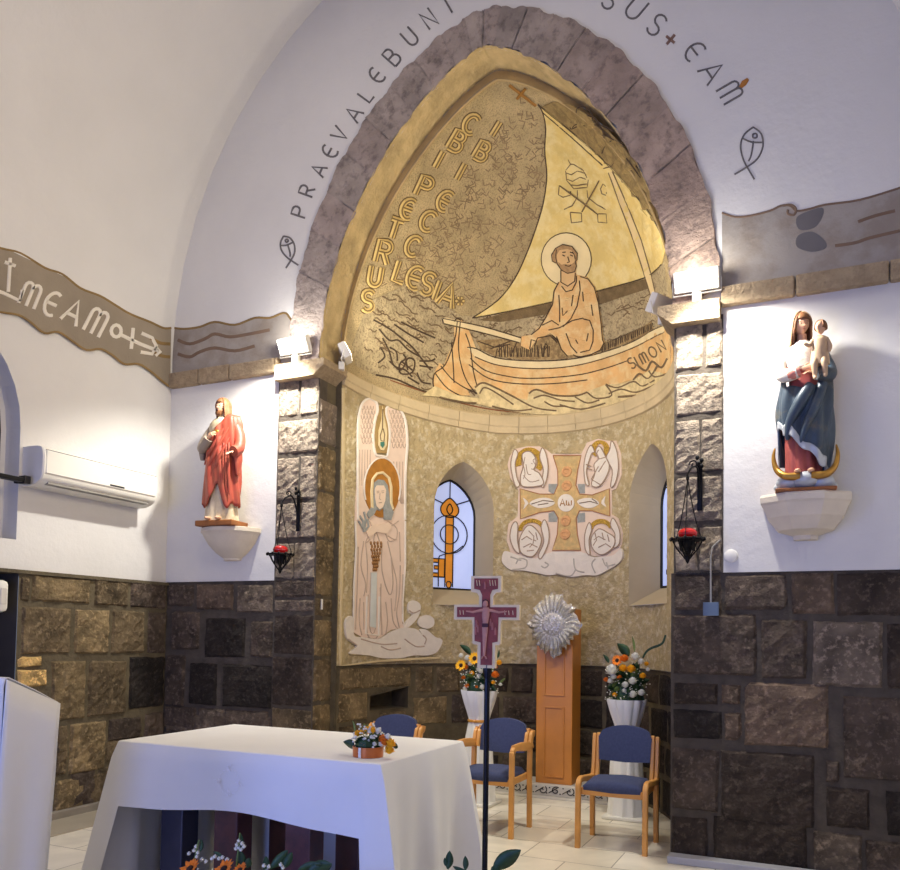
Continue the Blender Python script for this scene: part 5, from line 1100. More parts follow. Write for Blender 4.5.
V2 = px(627, 699, 1.12)
v1 = vase('flower_stand', 'white draped stand with gold ribbon and flowers behind the black cross pole', -2.78, 1.03, 1.01, .74)
v2 = vase('flower_stand', 'white draped flower stand with orange and yellow blooms behind the armless chair', V2.x, V2.y, V2.z, None)
def bq(t, name, label, loc):
    b_ = thing(name, label, 'bouquet', loc, 0, None); return b_
b1 = thing('bouquet', 'sunflower bouquet in the ribboned stand behind the black cross pole', 'bouquet', (-2.78, 1.03, .93))
def L1(x, y, d=-.12): P = px(440+x/10.24, 635+y/10.24, 1.03+d); return P-Vector((-2.78, 1.03, .93))
for (x, y, r, mt, kd) in ((355,240,.062,YFLOW,'s'),(215,310,.055,YFLOW,'s'),(262,335,.03,OFLOW,'b'),(328,398,.028,YFLOW,'b'),(280,240,.03,WFLOW,'b'),(216,215,.026,WFLOW,'b'),(310,300,.026,WFLOW,'b'),(240,440,.022,OFLOW,'b'),(278,525,.026,OFLOW,'b'),(378,535,.024,OFLOW,'b'),(432,540,.03,WFLOW,'b'),(565,415,.04,OFLOW,'b'),(605,290,.03,YFLOW,'b'),(570,330,.022,OFLOW,'b'),(420,360,.05,WFLOW,'b'),(545,490,.022,YFLOW,'b'),(620,510,.018,WFLOW,'b'),(255,550,.022,WFLOW,'b'),(400,430,.03,WFLOW,'b')):
    c = L1(x, y, -.12 if kd == 's' else -.1)
    daisy(c, (-.1, -1, .3), r, mt, b1) if kd == 's' else bloom(c, r, mt, b1)
leaf(L1(320,200,-.05), L1(200,100,-.06), .035, b1); leaf(L1(590,240,-.05), L1(605,150,-.05), .012, b1); leaf(L1(600,500,-.05), L1(670,440,-.05), .012, b1, LEAFL)
greens(b1, (0, 0, .16), .17, 34, 1.2); filler(b1, (0, 0, .14), .17, 150, hmul=1.1)
mb = MB(); mb.ball((0, 0, .1), .12, .12, .14, 10, 8); mb.build('foliage_core', LEAF, b1)
b2 = thing('bouquet', 'bouquet with a curling green leaf in the draped stand by the right pier', 'bouquet', (V2.x, V2.y, V2.z-.08))
def L2(x, y, d=-.12): P = px(595+x/10.88, 635+y/10.88, V2.y+d); return P-Vector((V2.x, V2.y, V2.z-.08))
for (x, y, r, mt, kd) in ((240,275,.05,OFLOW,'s'),(320,265,.04,OFLOW,'b'),(305,370,.04,YFLOW,'b'),(392,378,.042,YFLOW,'b'),(440,245,.042,WFLOW,'b'),(502,295,.03,WFLOW,'b'),(185,395,.06,WFLOW,'b'),(200,460,.03,WFLOW,'b'),(268,468,.025,OFLOW,'b'),(120,490,.024,OFLOW,'b'),(165,505,.028,WFLOW,'b'),(410,510,.04,WFLOW,'b'),(520,450,.03,YFLOW,'b'),(560,320,.024,YFLOW,'b'),(410,655,.038,WFLOW,'b'),(505,635,.034,WFLOW,'b'),(330,550,.034,WFLOW,'b'),(215,655,.024,YFLOW,'b'),(240,595,.026,LEAFL,'b'),(575,380,.02,WFLOW,'b'),(320,610,.024,WFLOW,'b')):
    c = L2(x, y, -.12); daisy(c, (-.1, -1, .3), r, mt, b2) if kd == 's' else bloom(c, r, mt, b2)
leaf(L2(370,230,-.05), L2(240,90,-.06), .05, b2); leaf(L2(430,180,-.05), L2(405,10,-.05), .012, b2, LEAFL); leaf(L2(150,300,-.05), L2(90,210,-.05), .02, b2)
mb = MB(); sp = spl([L2(520,250,-.05), L2(560,180,-.05), L2(620,140,-.05), L2(690,115,-.05), L2(740,80,-.05), L2(768,0,-.05)], 4); mb.tube(sp, [.012-.008*abs(i/len(sp)-.5) for i in range(len(sp))], 6, flat=.5); mb.build('curling_leaf', LEAF, b2, smooth=60)
greens(b2, (0, 0, .18), .18, 34, 1.2); filler(b2, (0, 0, .14), .18, 120, hmul=1.1)
mb = MB(); mb.ball((0, 0, .12), .13, .13, .15, 10, 8); mb.build('foliage_core', LEAF, b2)
# small arrangement on the altar
b3 = thing('flower_bowl', 'small copper bowl of orange and yellow flowers on the altar corner', 'flower arrangement', (-1.84, -2.56, .953))
mb = MB(); mb.lathe([(0, 0), (.068, 0), (.070, .045), (.064, .045), (.062, .01), (0, .01)], 24); mb.build('bowl', COPPER, b3, smooth=40)
mb = MB(); mb.box(-.008, .004, -.0725, -.066, 0, .045); mb.build('pale_band', WPLAS, b3)
def L3(x, y, d=-.03): P = px(340+x/14.5, 710+y/14.5, -2.56+d); return P-Vector((-1.84, -2.56, .953))
for (x, y, r, mt) in ((255,350,.018,YFLOW),(310,340,.016,YFLOW),(385,290,.016,YFLOW),(360,530,.028,OFLOW),(620,430,.022,OFLOW),(650,470,.024,OFLOW),(735,500,.026,YFLOW),(715,590,.026,YFLOW),(695,395,.017,WFLOW),(430,310,.016,WFLOW),(480,300,.016,YFLOW),(555,310,.016,WFLOW),(600,500,.016,WFLOW),(460,400,.012,WFLOW),(500,500,.012,WFLOW),(420,460,.012,WFLOW),(350,440,.014,WFLOW)): bloom(L3(x, y), r, mt, b3, n=18)
leaf(L3(210,540,0), L3(45,460,0), .026, b3); leaf(L3(760,520,0), L3(840,540,0), .016, b3)
for (a, b_) in (((215,330),(180,150)), ((340,280),(350,190)), ((390,270),(400,200))): leaf(L3(*a, 0), L3(*b_, 0), .006, b3, LEAFL)
greens(b3, (0, 0, .07), .07, 16, .8); filler(b3, (0, 0, .07), .08, 60); mb = MB(); mb.ball((0, 0, .05), .058, .058, .04, 10, 6); mb.build('foliage_core', LEAF, b3)
# big arrangement on the floor in front of the altar and leaves by the cross
b4 = thing('floor_bouquet', 'orange gerbera arrangement on the floor in front of the altar', 'flower arrangement', (-2.45, -2.98, 0))
mb = MB(); mb.lathe([(0, 0), (.13, 0), (.16, .16), (.15, .16), (.12, .02), (0, .02)], 24); mb.build('bowl', WPLAS, b4, smooth=40)
def L4(x, y, d=0): P = px(170+x/5, 800+y/5, -2.98+d); return P-Vector((-2.45, -2.98, 0))
for (x, y, r) in ((100,345,.052),(270,345,.05),(350,350,.035)): daisy(L4(x, y, -.05), (-.2, -.6, .75), r, OFLOW, b4, 'gerbera', 18)
for (a, b_, w_) in (((340,340),(350,250),.03), ((500,345),(590,250),.022), ((470,350),(480,280),.018), ((690,370),(810,320),.035), ((260,300),(215,258),.014), ((150,260),(155,195),.012), ((350,240),(352,165),.012), ((560,345),(610,260),.02), ((380,340),(395,290),.02), ((640,350),(760,322),.02)): leaf(L4(*a), L4(*b_), w_, b4)
for (x, y) in ((130,235),(120,255),(140,265),(95,270),(135,285),(345,205),(335,225),(360,220),(345,240),(370,235),(355,250),(330,245),(225,285),(245,295),(262,290),(285,300),(210,295),(470,330),(495,335),(565,340),(555,325),(160,300),(180,310)): bloom(L4(x, y), .011, WFLOW, b4, 'snapdragon', 8)
for (a, b_) in (((110,345),(145,200)), ((330,345),(350,165))): 
    mb = MB(); mb.tube([L4(*a), L4(*b_)], .003, 5); mb.build('stem', LEAFL, b4)
greens(b4, (0, 0, .28), .22, 26, .8); filler(b4, (0, 0, .3), .2, 90, hmul=.9); mb = MB(); mb.ball((0, 0, .2), .15, .15, .12, 10, 6); mb.build('foliage_core', LEAF, b4)
b5 = thing('leafy_plant', 'pot plant with broad glossy leaves beside the foot of the black cross pole', 'plant', (-1.33, -2.85, 0))
mb = MB(); mb.lathe([(0, 0), (.08, 0), (.1, .15), (.09, .15), (.075, .02), (0, .02)], 20); mb.build('pot', WPLAS, b5, smooth=40)
def L5(x, y, d=0): P = px(430+x/4.83, 690+y/4.83, -2.85+d); return P-Vector((-1.33, -2.85, 0))
for (a, b_, w_) in (((305,868),(440,772),.035), ((85,865),(95,775),.02), ((170,870),(170,800),.014), ((300,890),(330,850),.02), ((75,850),(70,810),.01), ((200,930),(110,850),.02)): leaf(L5(*a), L5(*b_), w_, b5, curl=.06)
for (a, b_) in (((90,870),(120,1010)), ((172,868),(180,1010)), ((300,880),(230,1010)), ((200,930),(190,1010))):
    mb = MB(); mb.tube([L5(*a), (L5(*a)+Vector((0, 0, .15)))*.5, (0, 0, .1)], .004, 5); mb.build('stem', LEAF, b5)
for i in range(8): a = i*.8; leaf((0, 0, .14), (.13*math.cos(a), .13*math.sin(a), .27+.04*math.sin(i*3)), .022, b5)

# ------------------------------------------------------------------ statues
def gauss(x, s): return math.exp(-(x/s)**2)
def head_mesh(mm, s, beard=0.):
    """face looks along -y; s = head height"""
    rings = []; NT, NP = 28, 32
    for i in range(NT+1):
        t = -PI/2+PI*i/NT; z = math.sin(t); cr = max(math.cos(t), .03); ring = []
        for k in range(NP):
            a = 2*PI*k/NP; x = cr*math.cos(a)*.36; y = cr*math.sin(a)*.43; zz = z*.5
            if zz < -.05: x *= 1-.42*min(1, (-zz-.05)/.45)
            front = max(0, -math.sin(a))**3*cr**.5
            y -= front*(.10*gauss(x, .045)*gauss(zz+.06, .09)+.045*gauss(zz-.10, .05)*gauss(x, .2)+.03*gauss(zz+.23, .035)*gauss(x, .09)+.06*gauss(zz+.40, .09)*gauss(x, .12)-.03*gauss(abs(x)-.12, .055)*gauss(zz-.03, .05))
            y -= beard*front*.10*gauss(zz+.42, .14)
            ring.append(mm @ Vector((x*s, y*s, (zz-(beard*.05*front*gauss(zz+.45, .1)))*s)))
        rings.append(ring)
    mb = MB(); mb.loft(rings); return mb
def face_bits(mm, s, parent, lips=(150, 80, 70)):
    mb = MB()
    for x in (-.12, .12): mb.ball((x*s, -.385*s, .03*s), .045*s, .02*s, .018*s, 8, 5, mm)
    mb.build('eyes', DPLAS, parent, smooth=60)
    mb = MB(); mb.ball((0, -.43*s, -.225*s), .07*s, .03*s, .018*s, 8, 5, mm); mb.build('mouth', mat('painted lips', lips, .5), parent, smooth=60)
    mb = MB()
    for x in (-1, 1): mb.tube([mm @ Vector((x*.06*s, -.415*s, .10*s)), mm @ Vector((x*.13*s, -.405*s, .125*s)), mm @ Vector((x*.2*s, -.36*s, .10*s))], .011*s, 5)
    mb.build('eyebrows', HAIRM, parent)
def robe(levels, fold, n=72, a0=0, a1=2*PI, off=0., sub=5):
    """levels: (z, rx, ry, cx, cy); fold(a, z) -> radius factor offset"""
    L_ = spl(levels, sub); rings = []
    for (z, rx, ry, cx, cy) in L_:
        ring = []
        m_ = n if a1-a0 > 6.28 else n+1
        for k in range(m_):
            a = a0+(a1-a0)*k/n; f = 1+fold(a, z); ring.append((cx+(rx*f+off)*math.cos(a), cy+(ry*f+off)*math.sin(a), z))
        rings.append(ring)
    return rings
def sheet(rings, keep, n):
    mb = MB(); vs = [p for r in rings for p in r]; m_ = len(rings[0]); fs = []
    for i in range(len(rings)-1):
        for j in range(m_):
            k = (j+1) % m_; p = Vector(rings[i][j]); z = p.z; a = 2*PI*j/n
            if keep(a, z): fs.append((i*m_+j, i*m_+k, (i+1)*m_+k, (i+1)*m_+j))
    used = sorted(set(q for f in fs for q in f)); mp_ = {u: i for i, u in enumerate(used)}
    mb.add([vs[u] for u in used], [tuple(mp_[q] for q in f) for f in fs]); return mb
def drape(levels, fold, a0, a1, lo, hi, off=0., n=60, m=26):
    L_ = np.array(spl(levels, 5)); rings = []
    for j in range(m+1):
        ring = []
        for k in range(n+1):
            a = a0+(a1-a0)*k/n; l, h = lo(a), hi(a); z = l+(h-l)*j/m
            rx, ry, cx, cy = (float(np.interp(z, L_[:, 0], L_[:, q])) for q in (1, 2, 3, 4)); f = 1+fold(a, z)
            ring.append((cx+(rx*f+off)*math.cos(a), cy+(ry*f+off)*math.sin(a), z))
        rings.append(ring)
    mb = MB(); mb.loft(rings, cap=False, closed=False); return mb
def hand(palm, dirn, up, s, parent, m_, curl=.4, name='hand'):
    """palm + four unequal bent fingers + thumb, one mesh"""
    d = Vector(dirn).normalized(); u_ = Vector(up); u_ = (u_-d*u_.dot(d)).normalized(); sd = d.cross(u_); P = Vector(palm); mb = MB()
    mb.loft([[P+d*s*.5*t+sd*s*.20*w_*math.cos(a)+u_*s*.08*math.sin(a) for a in [k*PI/5 for k in range(10)]] for t, w_ in ((-.25, .6), (0, .8), (.5, 1.1), (1, 1.05))])
    for k, ln in enumerate((.36, .44, .40, .30)):
        b_ = P+d*s*.48+sd*s*(-.16+.107*k); p1 = b_+d*s*ln*.5-u_*s*curl*.12; p2 = p1+d*s*ln*.4-u_*s*curl*.30; mb.tube([b_-d*s*.05, p1, p2], [s*.055, s*.05, s*.038], 6)
    b_ = P+d*s*.1-sd*s*.17; mb.tube([b_, b_-sd*s*.13+d*s*.16, b_-sd*s*.12+d*s*.34-u_*s*.05], [s*.06, s*.052, s*.04], 6)
    return mb.build(name, m_, parent, smooth=60)
def hair_locks(mm, s, parent, m_, ln=.75, back=True):
    mb = MB(); rings = []
    for i in range(15):
        t = PI/2-PI*.5*i/8 if i <= 8 else 0; z = math.sin(t)*.55 if i <= 8 else -(i-8)*ln/6.; cr = max(.03, math.cos(t)) if i <= 8 else 1-.02*(i-8); ring = []
        for k in range(33):
            a = -PI*.5+PI*.29+(2*PI-PI*.58)*k/32; wv = 1+.05*math.sin(k*1.5+i*.6); ring.append(mm @ Vector((cr*.43*s*wv*math.cos(a)*(1+(.12 if i > 9 else 0)), cr*.50*s*wv*math.sin(a)+.02*s, z*s)))
        rings.append(ring)
    mb.loft(rings, cap=False, closed=False); o = mb.build('hair', m_, parent, smooth=70, solid=.006)
    mb = MB(); rings = []
    for i in range(7):      # fringe over the brow, parted in the middle
        t = PI/2-.19*i
        rings.append([mm @ Vector((math.cos(t)*.41*s*math.cos(a), math.cos(t)*.485*s*math.sin(a), math.sin(t)*.545*s)) for a in [-PI/2-.85+1.7*k/10 for k in range(11)]])
    mb.loft(rings, cap=False, closed=False); mb.build('fringe', m_, parent, smooth=70, solid=.006)
    return o
# --- statue in the red mantle
s1 = thing('statue', 'painted statue of a bearded long haired man in a red mantle on the left corbel', 'statue', (-4.715, -.19, 2.405), .1); s1.scale = (1.06, 1.06, 1.085)
mb = MB(); mb.rbox(-.175, .175, -.12, .12, 0, .045, .008); mb.build('base', BASEW, s1)
FD = lambda a, z: .055*math.sin(9*a+2.2*z)*max(0, 1-z/.95)+.03*math.sin(17*a+1+3*z)*max(0, 1-z/.8)
LV = [(.045, .150, .105, 0, 0), (.12, .138, .098, 0, 0), (.30, .124, .09, 0, 0), (.48, .118, .085, 0, 0), (.62, .118, .083, 0, 0), (.74, .132, .084, 0, 0), (.82, .135, .08, 0, 0), (.865, .10, .064, 0, 0), (.885, .055, .046, 0, 0), (.90, .036, .036, 0, -.005)]
rg = robe(LV, FD); mb = MB(); mb.loft(rg); mb.build('gown', GOWN, s1, smooth=70)
FM = lambda a, z: .07*math.sin(7*a+9*z)+.035*math.sin(15*a+16*z)
LM = [(.16, .150, .112, 0, 0), (.30, .144, .108, 0, -.002), (.46, .136, .104, 0, -.004), (.60, .134, .10, 0, -.004), (.72, .142, .098, .002, 0), (.82, .142, .09, .006, 0), (.88, .10, .07, .03, 0)]
lo_ = lambda a: .17+.17*gauss(math.cos(a)-.10, .30)+.012*math.sin(9*a)-.03*gauss(math.cos(a)-.62, .15)
hi_ = lambda a: .64+.25*max(0, min(1, (math.cos(a)+.75)/1.2)) if math.sin(a) < .05 else .86
drape(LM, FM, -PI-.1, .55, lo_, hi_, .006).build('mantle', REDM, s1, smooth=75, solid=.012)
mb = MB()
for x0, z0, x1, z1, yy in ((-.13, .60, .02, .82, -.09), (-.135, .50, .07, .80, -.095), (-.12, .40, .10, .78, -.098), (-.05, .38, .11, .70, -.10)):
    mb.tube(spl([(x0, yy+.03, z0), ((x0+x1)/2, yy-.018, (z0+z1)/2-.03), (x1, yy+.012, z1)], 5), [.005, .009, .012, .014, .015, .016, .015, .014, .012, .009, .005], 8)
for x in (.075, .10, .125): mb.tube(spl([(x-.01, -.098, .66), (x, -.108, .45), (x+.008, -.10, .24)], 5), [.006, .010, .012, .013, .013, .013, .013, .012, .011, .009, .006], 8)
mb.build('mantle_folds', REDM, s1, smooth=75)
mb = MB(); mb.tube(spl([(-.105, 0, .80), (-.150, -.02, .72), (-.165, -.055, .64), (-.12, -.105, .63), (-.06, -.125, .69)], 4), [.045-.012*abs(i/16-.4) for i in range(17)], 12); mb.build('right_sleeve', GREYG, s1, smooth=70)
mb = MB(); mb.loft([[(-.165+r*math.cos(a)*.6, -.05+r*math.sin(a)*.7, .64-.10*t) for a in [k*PI/6 for k in range(12)]] for t, r in ((0, .05), (.5, .05), (1, .03))]); mb.build('sleeve_drape', GREYG, s1, smooth=70)
mb = MB(); mb.tube(spl([(.105, 0, .81), (.155, -.01, .72), (.175, -.045, .62), (.168, -.11, .58)], 4), [.05-.006*(i/12) for i in range(13)], 12); mb.build('left_sleeve', REDM, s1, smooth=70)
mb = MB(); mb.loft([[(.172+r*math.cos(a)*.6, -.05+r*math.sin(a)*.8, .60-.20*t) for a in [k*PI/6 for k in range(12)]] for t, r in ((0, .052), (.4, .056), (1, .02))]); mb.build('sleeve_drape', REDM, s1, smooth=70)
hand((-.055, -.135, .70), (.8, -.1, .5), (0, -1, .2), .085, s1, SKIN, .5); hand((.165, -.125, .575), (-.1, -.9, -.3), (0, -.2, 1), .085, s1, SKIN, .3)
mb = MB(); mb.ball((.0, -.105, .745), .026, .014, .03, 12, 8); mb.build('chest_heart', GILT, s1, smooth=60)
mb = MB()
for i in range(12): a = i*PI/6; mb.tube([(.028*math.cos(a), -.1, .745+.03*math.sin(a)), (.05*math.cos(a), -.098, .745+.052*math.sin(a))], [.005, .001], 5)
mb.build('heart_rays', GILT, s1)
mb = MB(); mb.tube([(0, -.005, .86), (0, -.01, .93)], [.036, .032], 12); mb.build('neck', SKIN, s1, smooth=70)
HM = Matrix.Translation((-.004, -.018, .968)) @ Matrix.Rotation(-.25, 4, 'Z') @ Matrix.Rotation(.1, 4, 'X')
hd = head_mesh(HM, .135, 1.0).build('head', SKIN, s1, smooth=80); face_bits(HM, .135, hd)
hair_locks(HM, .135, hd, HAIRM, .85)
mb = MB(); mb.loft([[HM @ Vector((x_*.135*w_, (-.33-.05*math.sin(PI*(x_+.28)/.56))*.135*w2, zc*.135)) for x_ in [-.28+.56*k/10 for k in range(11)]] for zc, w_, w2 in ((-.25, 1, 1), (-.33, .95, 1.12), (-.45, .75, 1.22), (-.58, .35, 1.15))], cap=False, closed=False); mb.build('beard', HAIRM, hd, smooth=70, solid=.008)
for x in (-.05, .045): mb = MB(); mb.ball((x, -.115, .06), .022, .045, .016, 8, 6); mb.build('foot', SKIN, s1, smooth=60)
c1 = thing('wall_corbel', 'rounded cream corbel carrying the statue in the red mantle', 'corbel', (-4.715, 0, 2.405)); c1.scale = (.95, .95, .82)
mb = MB(); pr_ = [(0, -.34), (.085, -.34), (.09, -.315), (.16, -.26), (.235, -.17), (.275, -.09), (.292, -.055), (.305, -.045), (.305, -.005), (.295, 0), (0, 0)]
rings = [[(r*math.cos(a), -.03-r*math.sin(a)*.92+.0, z) for a in [PI*k/30 for k in range(31)]]+[(-r, -.018, z), (r, -.018, z)] for r, z in pr_]
mb.loft(rings); mb.build('bowl', CORB, c1, smooth=35)
# --- statue in the blue mantle with child
s2 = thing('statue', 'painted statue of a woman in a blue mantle holding a child on the right corbel', 'statue', (-.075, -.175, 2.43), .05); s2.scale = (1.04, 1.04, 1.095)
mb = MB(); mb.rbox(-.17, .17, -.11, .11, 0, .02, .006); mb.build('base', BASEW, s2)
mb = MB()
for (x, y, z, r) in ((-.09,-.03,.06,.075), (0,-.05,.07,.085), (.09,-.03,.055,.075), (.13,.01,.04,.05), (-.13,.01,.04,.05), (0,.03,.06,.1)): mb.ball((x, y, z), r, r*.85, r*.62, 14, 9)
mb.build('cloud', SILVP, s2, smooth=70)
mb = MB()
for s in (-1, 1):
    sp = spl([(s*.03, -.10, .085), (s*.11, -.095, .09), (s*.16, -.06, .135), (s*.178, -.045, .205), (s*.170, -.04, .265)], 5); mb.tube(sp, [.003+.019*math.sin(PI*(.5+.5*i/(len(sp)-1)))**.8+.001 for i in range(len(sp))], 8)
mb.build('crescent_moon', GILT, s2, smooth=70)
LG = [(.10, .105, .09, -.005, 0), (.2, .10, .086, -.01, 0), (.4, .105, .085, -.005, 0), (.56, .098, .075, .005, 0), (.68, .088, .07, 0, 0), (.77, .105, .072, -.01, 0), (.835, .10, .065, -.012, 0), (.87, .055, .045, -.012, -.002), (.885, .034, .034, -.012, -.006)]
FG = lambda a, z: .06*math.sin(10*a+3*z)*max(0, 1-z/.9)+.03*math.sin(19*a)*max(0, 1-z/.8)
rg = robe(LG, FG); mb = MB(); mb.loft(rg); gn = mb.build('gown', ROSEG, s2, smooth=70)
sheet(robe(LG[4:], FG, off=.004), lambda a, z: math.sin(a) < .3 and z > .70, 72).build('chest_scarf', WREL, gn, smooth=70, solid=.006)
LB = [(.11, .118, .10, 0, 0), (.2, .125, .10, .005, 0), (.34, .135, .105, .005, -.004), (.48, .142, .10, 0, -.006), (.60, .135, .098, .005, -.004), (.70, .128, .09, .01, 0), (.78, .13, .085, .005, .004), (.85, .10, .07, 0, .008)]
FB = lambda a, z: .08*math.sin(6*a+7*z)+.04*math.sin(13*a-10*z)
lo2 = lambda a: (.33-.22*(math.cos(a)+.7)/1.6+.014*math.sin(8*a)) if math.sin(a) < 0 else .16
hi2 = lambda a: .60+.012*math.sin(5*a)+.2*max(0, (abs(math.cos(a))-.75)/.25) if math.sin(a) < 0 else .82
drape(LB, FB, -PI-.5, .5, lo2, hi2, .008).build('mantle', BLUEM, s2, smooth=75, solid=.012)
drape(LB, FB, -PI-.1, .1, lambda a: lo2(a)-.004, lambda a: lo2(a)+.05+.012*math.sin(5*a), .016, m=5).build('mantle_lining', SILVP, s2, smooth=75, solid=.008)
mb = MB(); mb.tube(spl([(.03, -.115, .60), (-.02, -.125, .52), (-.085, -.10, .40), (-.10, -.085, .30)], 4), [.03, .034, .036, .036, .038, .036, .034, .032, .028, .024, .02, .016, .01], 10); mb.tube(spl([(.10, -.08, .62), (.06, -.118, .50), (.0, -.12, .36), (-.03, -.10, .26)], 4), [.03, .03, .03, .03, .03, .03, .028, .026, .022, .02, .016, .012, .008], 10); mb.build('mantle_folds', BLUEM, s2, smooth=70)
mb = MB(); mb.tube(spl([(-.10, 0, .81), (-.135, -.03, .73), (-.12, -.09, .67), (-.04, -.125, .68)], 4), [.036]*13, 12); mb.build('right_sleeve', WREL, s2, smooth=70)
mb = MB(); mb.tube(spl([(.085, 0, .81), (.13, -.02, .72), (.13, -.08, .66), (.07, -.125, .665)], 4), [.042]*13, 12); mb.build('left_sleeve', BLUEM, s2, smooth=70)
mb = MB(); mb.tube(spl([(-.11, -.07, .69), (-.08, -.115, .67), (-.03, -.125, .685)], 3), .034, 12); mb.build('sleeve_cuff', mat('pink sleeve paint', (206, 130, 112), .55), s2, smooth=70)
hand((-.01, -.145, .69), (.95, -.1, .15), (0, -1, .1), .08, s2, SKIN, .5); hand((.05, -.15, .665), (-.9, -.2, 0), (0, -.2, 1), .075, s2, SKIN, .4)
mb = MB(); mb.tube([(-.012, -.004, .86), (-.016, -.008, .93)], [.032, .028], 12); mb.build('neck', SKIN, s2, smooth=70)
HM2 = Matrix.Translation((-.02, -.02, .985)) @ Matrix.Rotation(.35, 4, 'Z') @ Matrix.Rotation(.22, 4, 'X')
hd = head_mesh(HM2, .128, 0).build('head', SKIN, s2, smooth=80); face_bits(HM2, .128, hd); hair_locks(HM2, .128, hd, HAIRM, .9)
mb = MB(); rings = []
for i in range(16):
    t = PI/2-PI*.5*i/7 if i <= 7 else 0; z = math.sin(t)*.60 if i <= 7 else -(i-7)*.21; cr = max(.03, math.cos(t)) if i <= 7 else 1+.03*(i-7)
    rings.append([HM2 @ Vector((cr*.49*.128*(1+.04*math.sin(k*1.3))*math.cos(a), (cr*.56*math.sin(a)+.05)*.128, z*.128)) for k, a in enumerate([-PI*.5+PI*.36+(2*PI-PI*.72)*k/28 for k in range(29)])])
mb.loft(rings, cap=False, closed=False); mb.build('veil', mat('brown veil paint', (186, 150, 112), .55, var=.15, scale=12), s2, smooth=70, solid=.006)
# the child: one continuous skinned body
ch = bpy.data.meshes.new('child_body')
V_ = [(.075,-.145,.745),(.08,-.14,.80),(.08,-.138,.85),(.08,-.138,.875),(.045,-.145,.845),(.02,-.16,.81),(-.01,-.165,.83),(.115,-.135,.845),(.135,-.145,.80),(.125,-.165,.765),(.055,-.155,.735),(.045,-.185,.70),(.05,-.175,.63),(.05,-.195,.61),(.095,-.155,.735),(.10,-.19,.70),(.105,-.18,.64),(.105,-.20,.62)]
E_ = [(0,1),(1,2),(2,3),(2,4),(4,5),(5,6),(2,7),(7,8),(8,9),(0,10),(10,11),(11,12),(12,13),(0,14),(14,15),(15,16),(16,17)]
ch.from_pydata(V_, E_, []); o = bpy.data.objects.new('child', ch); link(o, s2); ch.materials.append(mat('child tunic paint', (190, 160, 126), .55, var=.15, scale=20))
sk = o.modifiers.new('skin', 'SKIN'); RR = [.036,.036,.034,.018,.018,.014,.010,.018,.015,.010,.024,.020,.014,.010,.024,.020,.014,.010]
for i, r in enumerate(RR): ch.skin_vertices[0].data[i].radius = (r, r)
ch.skin_vertices[0].data[0].use_root = True
sbm = o.modifiers.new('sub', 'SUBSURF'); sbm.levels = 2; sbm.render_levels = 2; sk.use_smooth_shade = True
HM3 = Matrix.Translation((.082, -.145, .915)) @ Matrix.Rotation(-.5, 4, 'Z')
hc = head_mesh(HM3, .078, 0).build('child_head', SKIN, o, smooth=80); 
mb = MB(); rings = []
for i in range(9):
    t = PI/2-PI*.5*i/7; rings.append([HM3 @ Vector((max(.03, math.cos(t))*.42*.078*math.cos(a)*(1+.05*math.sin(5*a)), max(.03, math.cos(t))*.50*.078*math.sin(a)+.004, math.sin(t)*.56*.078)) for a in [-PI*.5+PI*.26+(2*PI-PI*.52)*k/20 for k in range(21)]])
mb.loft(rings, cap=False, closed=False); mb.build('child_hair', HAIRM, o, smooth=70, solid=.006)
mb = MB(); mb.loft([[(.078+r*math.cos(a), -.148+r*.7*math.sin(a), z) for a in [k*PI/8 for k in range(16)]] for z, r in ((.70, .055), (.74, .052), (.79, .043), (.84, .04), (.862, .022))]); mb.build('child_tunic', mat('child tunic paint', (190, 160, 126)), o, smooth=70)
for x in (-.045, .03): mb = MB(); mb.ball((x, -.10, .115), .02, .035, .014, 8, 6); mb.build('foot', SKIN, s2, smooth=60)
c2_ = thing('wall_corbel', 'faceted cream corbel carrying the statue in the blue mantle', 'corbel', (-.075, 0, 2.43)); c2_.scale = (1, 1, .85)
mb = MB(); rings = []
for r, z in ((.07, -.335), (.075, -.30), (.165, -.265), (.225, -.17), (.255, -.075), (.265, -.06), (.268, -.02), (.262, 0)):
    e_ = .25*r/.26; rings.append([(-r, -.018, z), (-r, -.03-e_*.55, z), (-r*.42, -.03-e_, z), (r*.42, -.03-e_, z), (r, -.03-e_*.55, z), (r, -.018, z)])
mb.loft(rings); mb.build('bowl', CORB, c2_, bevel=.004)

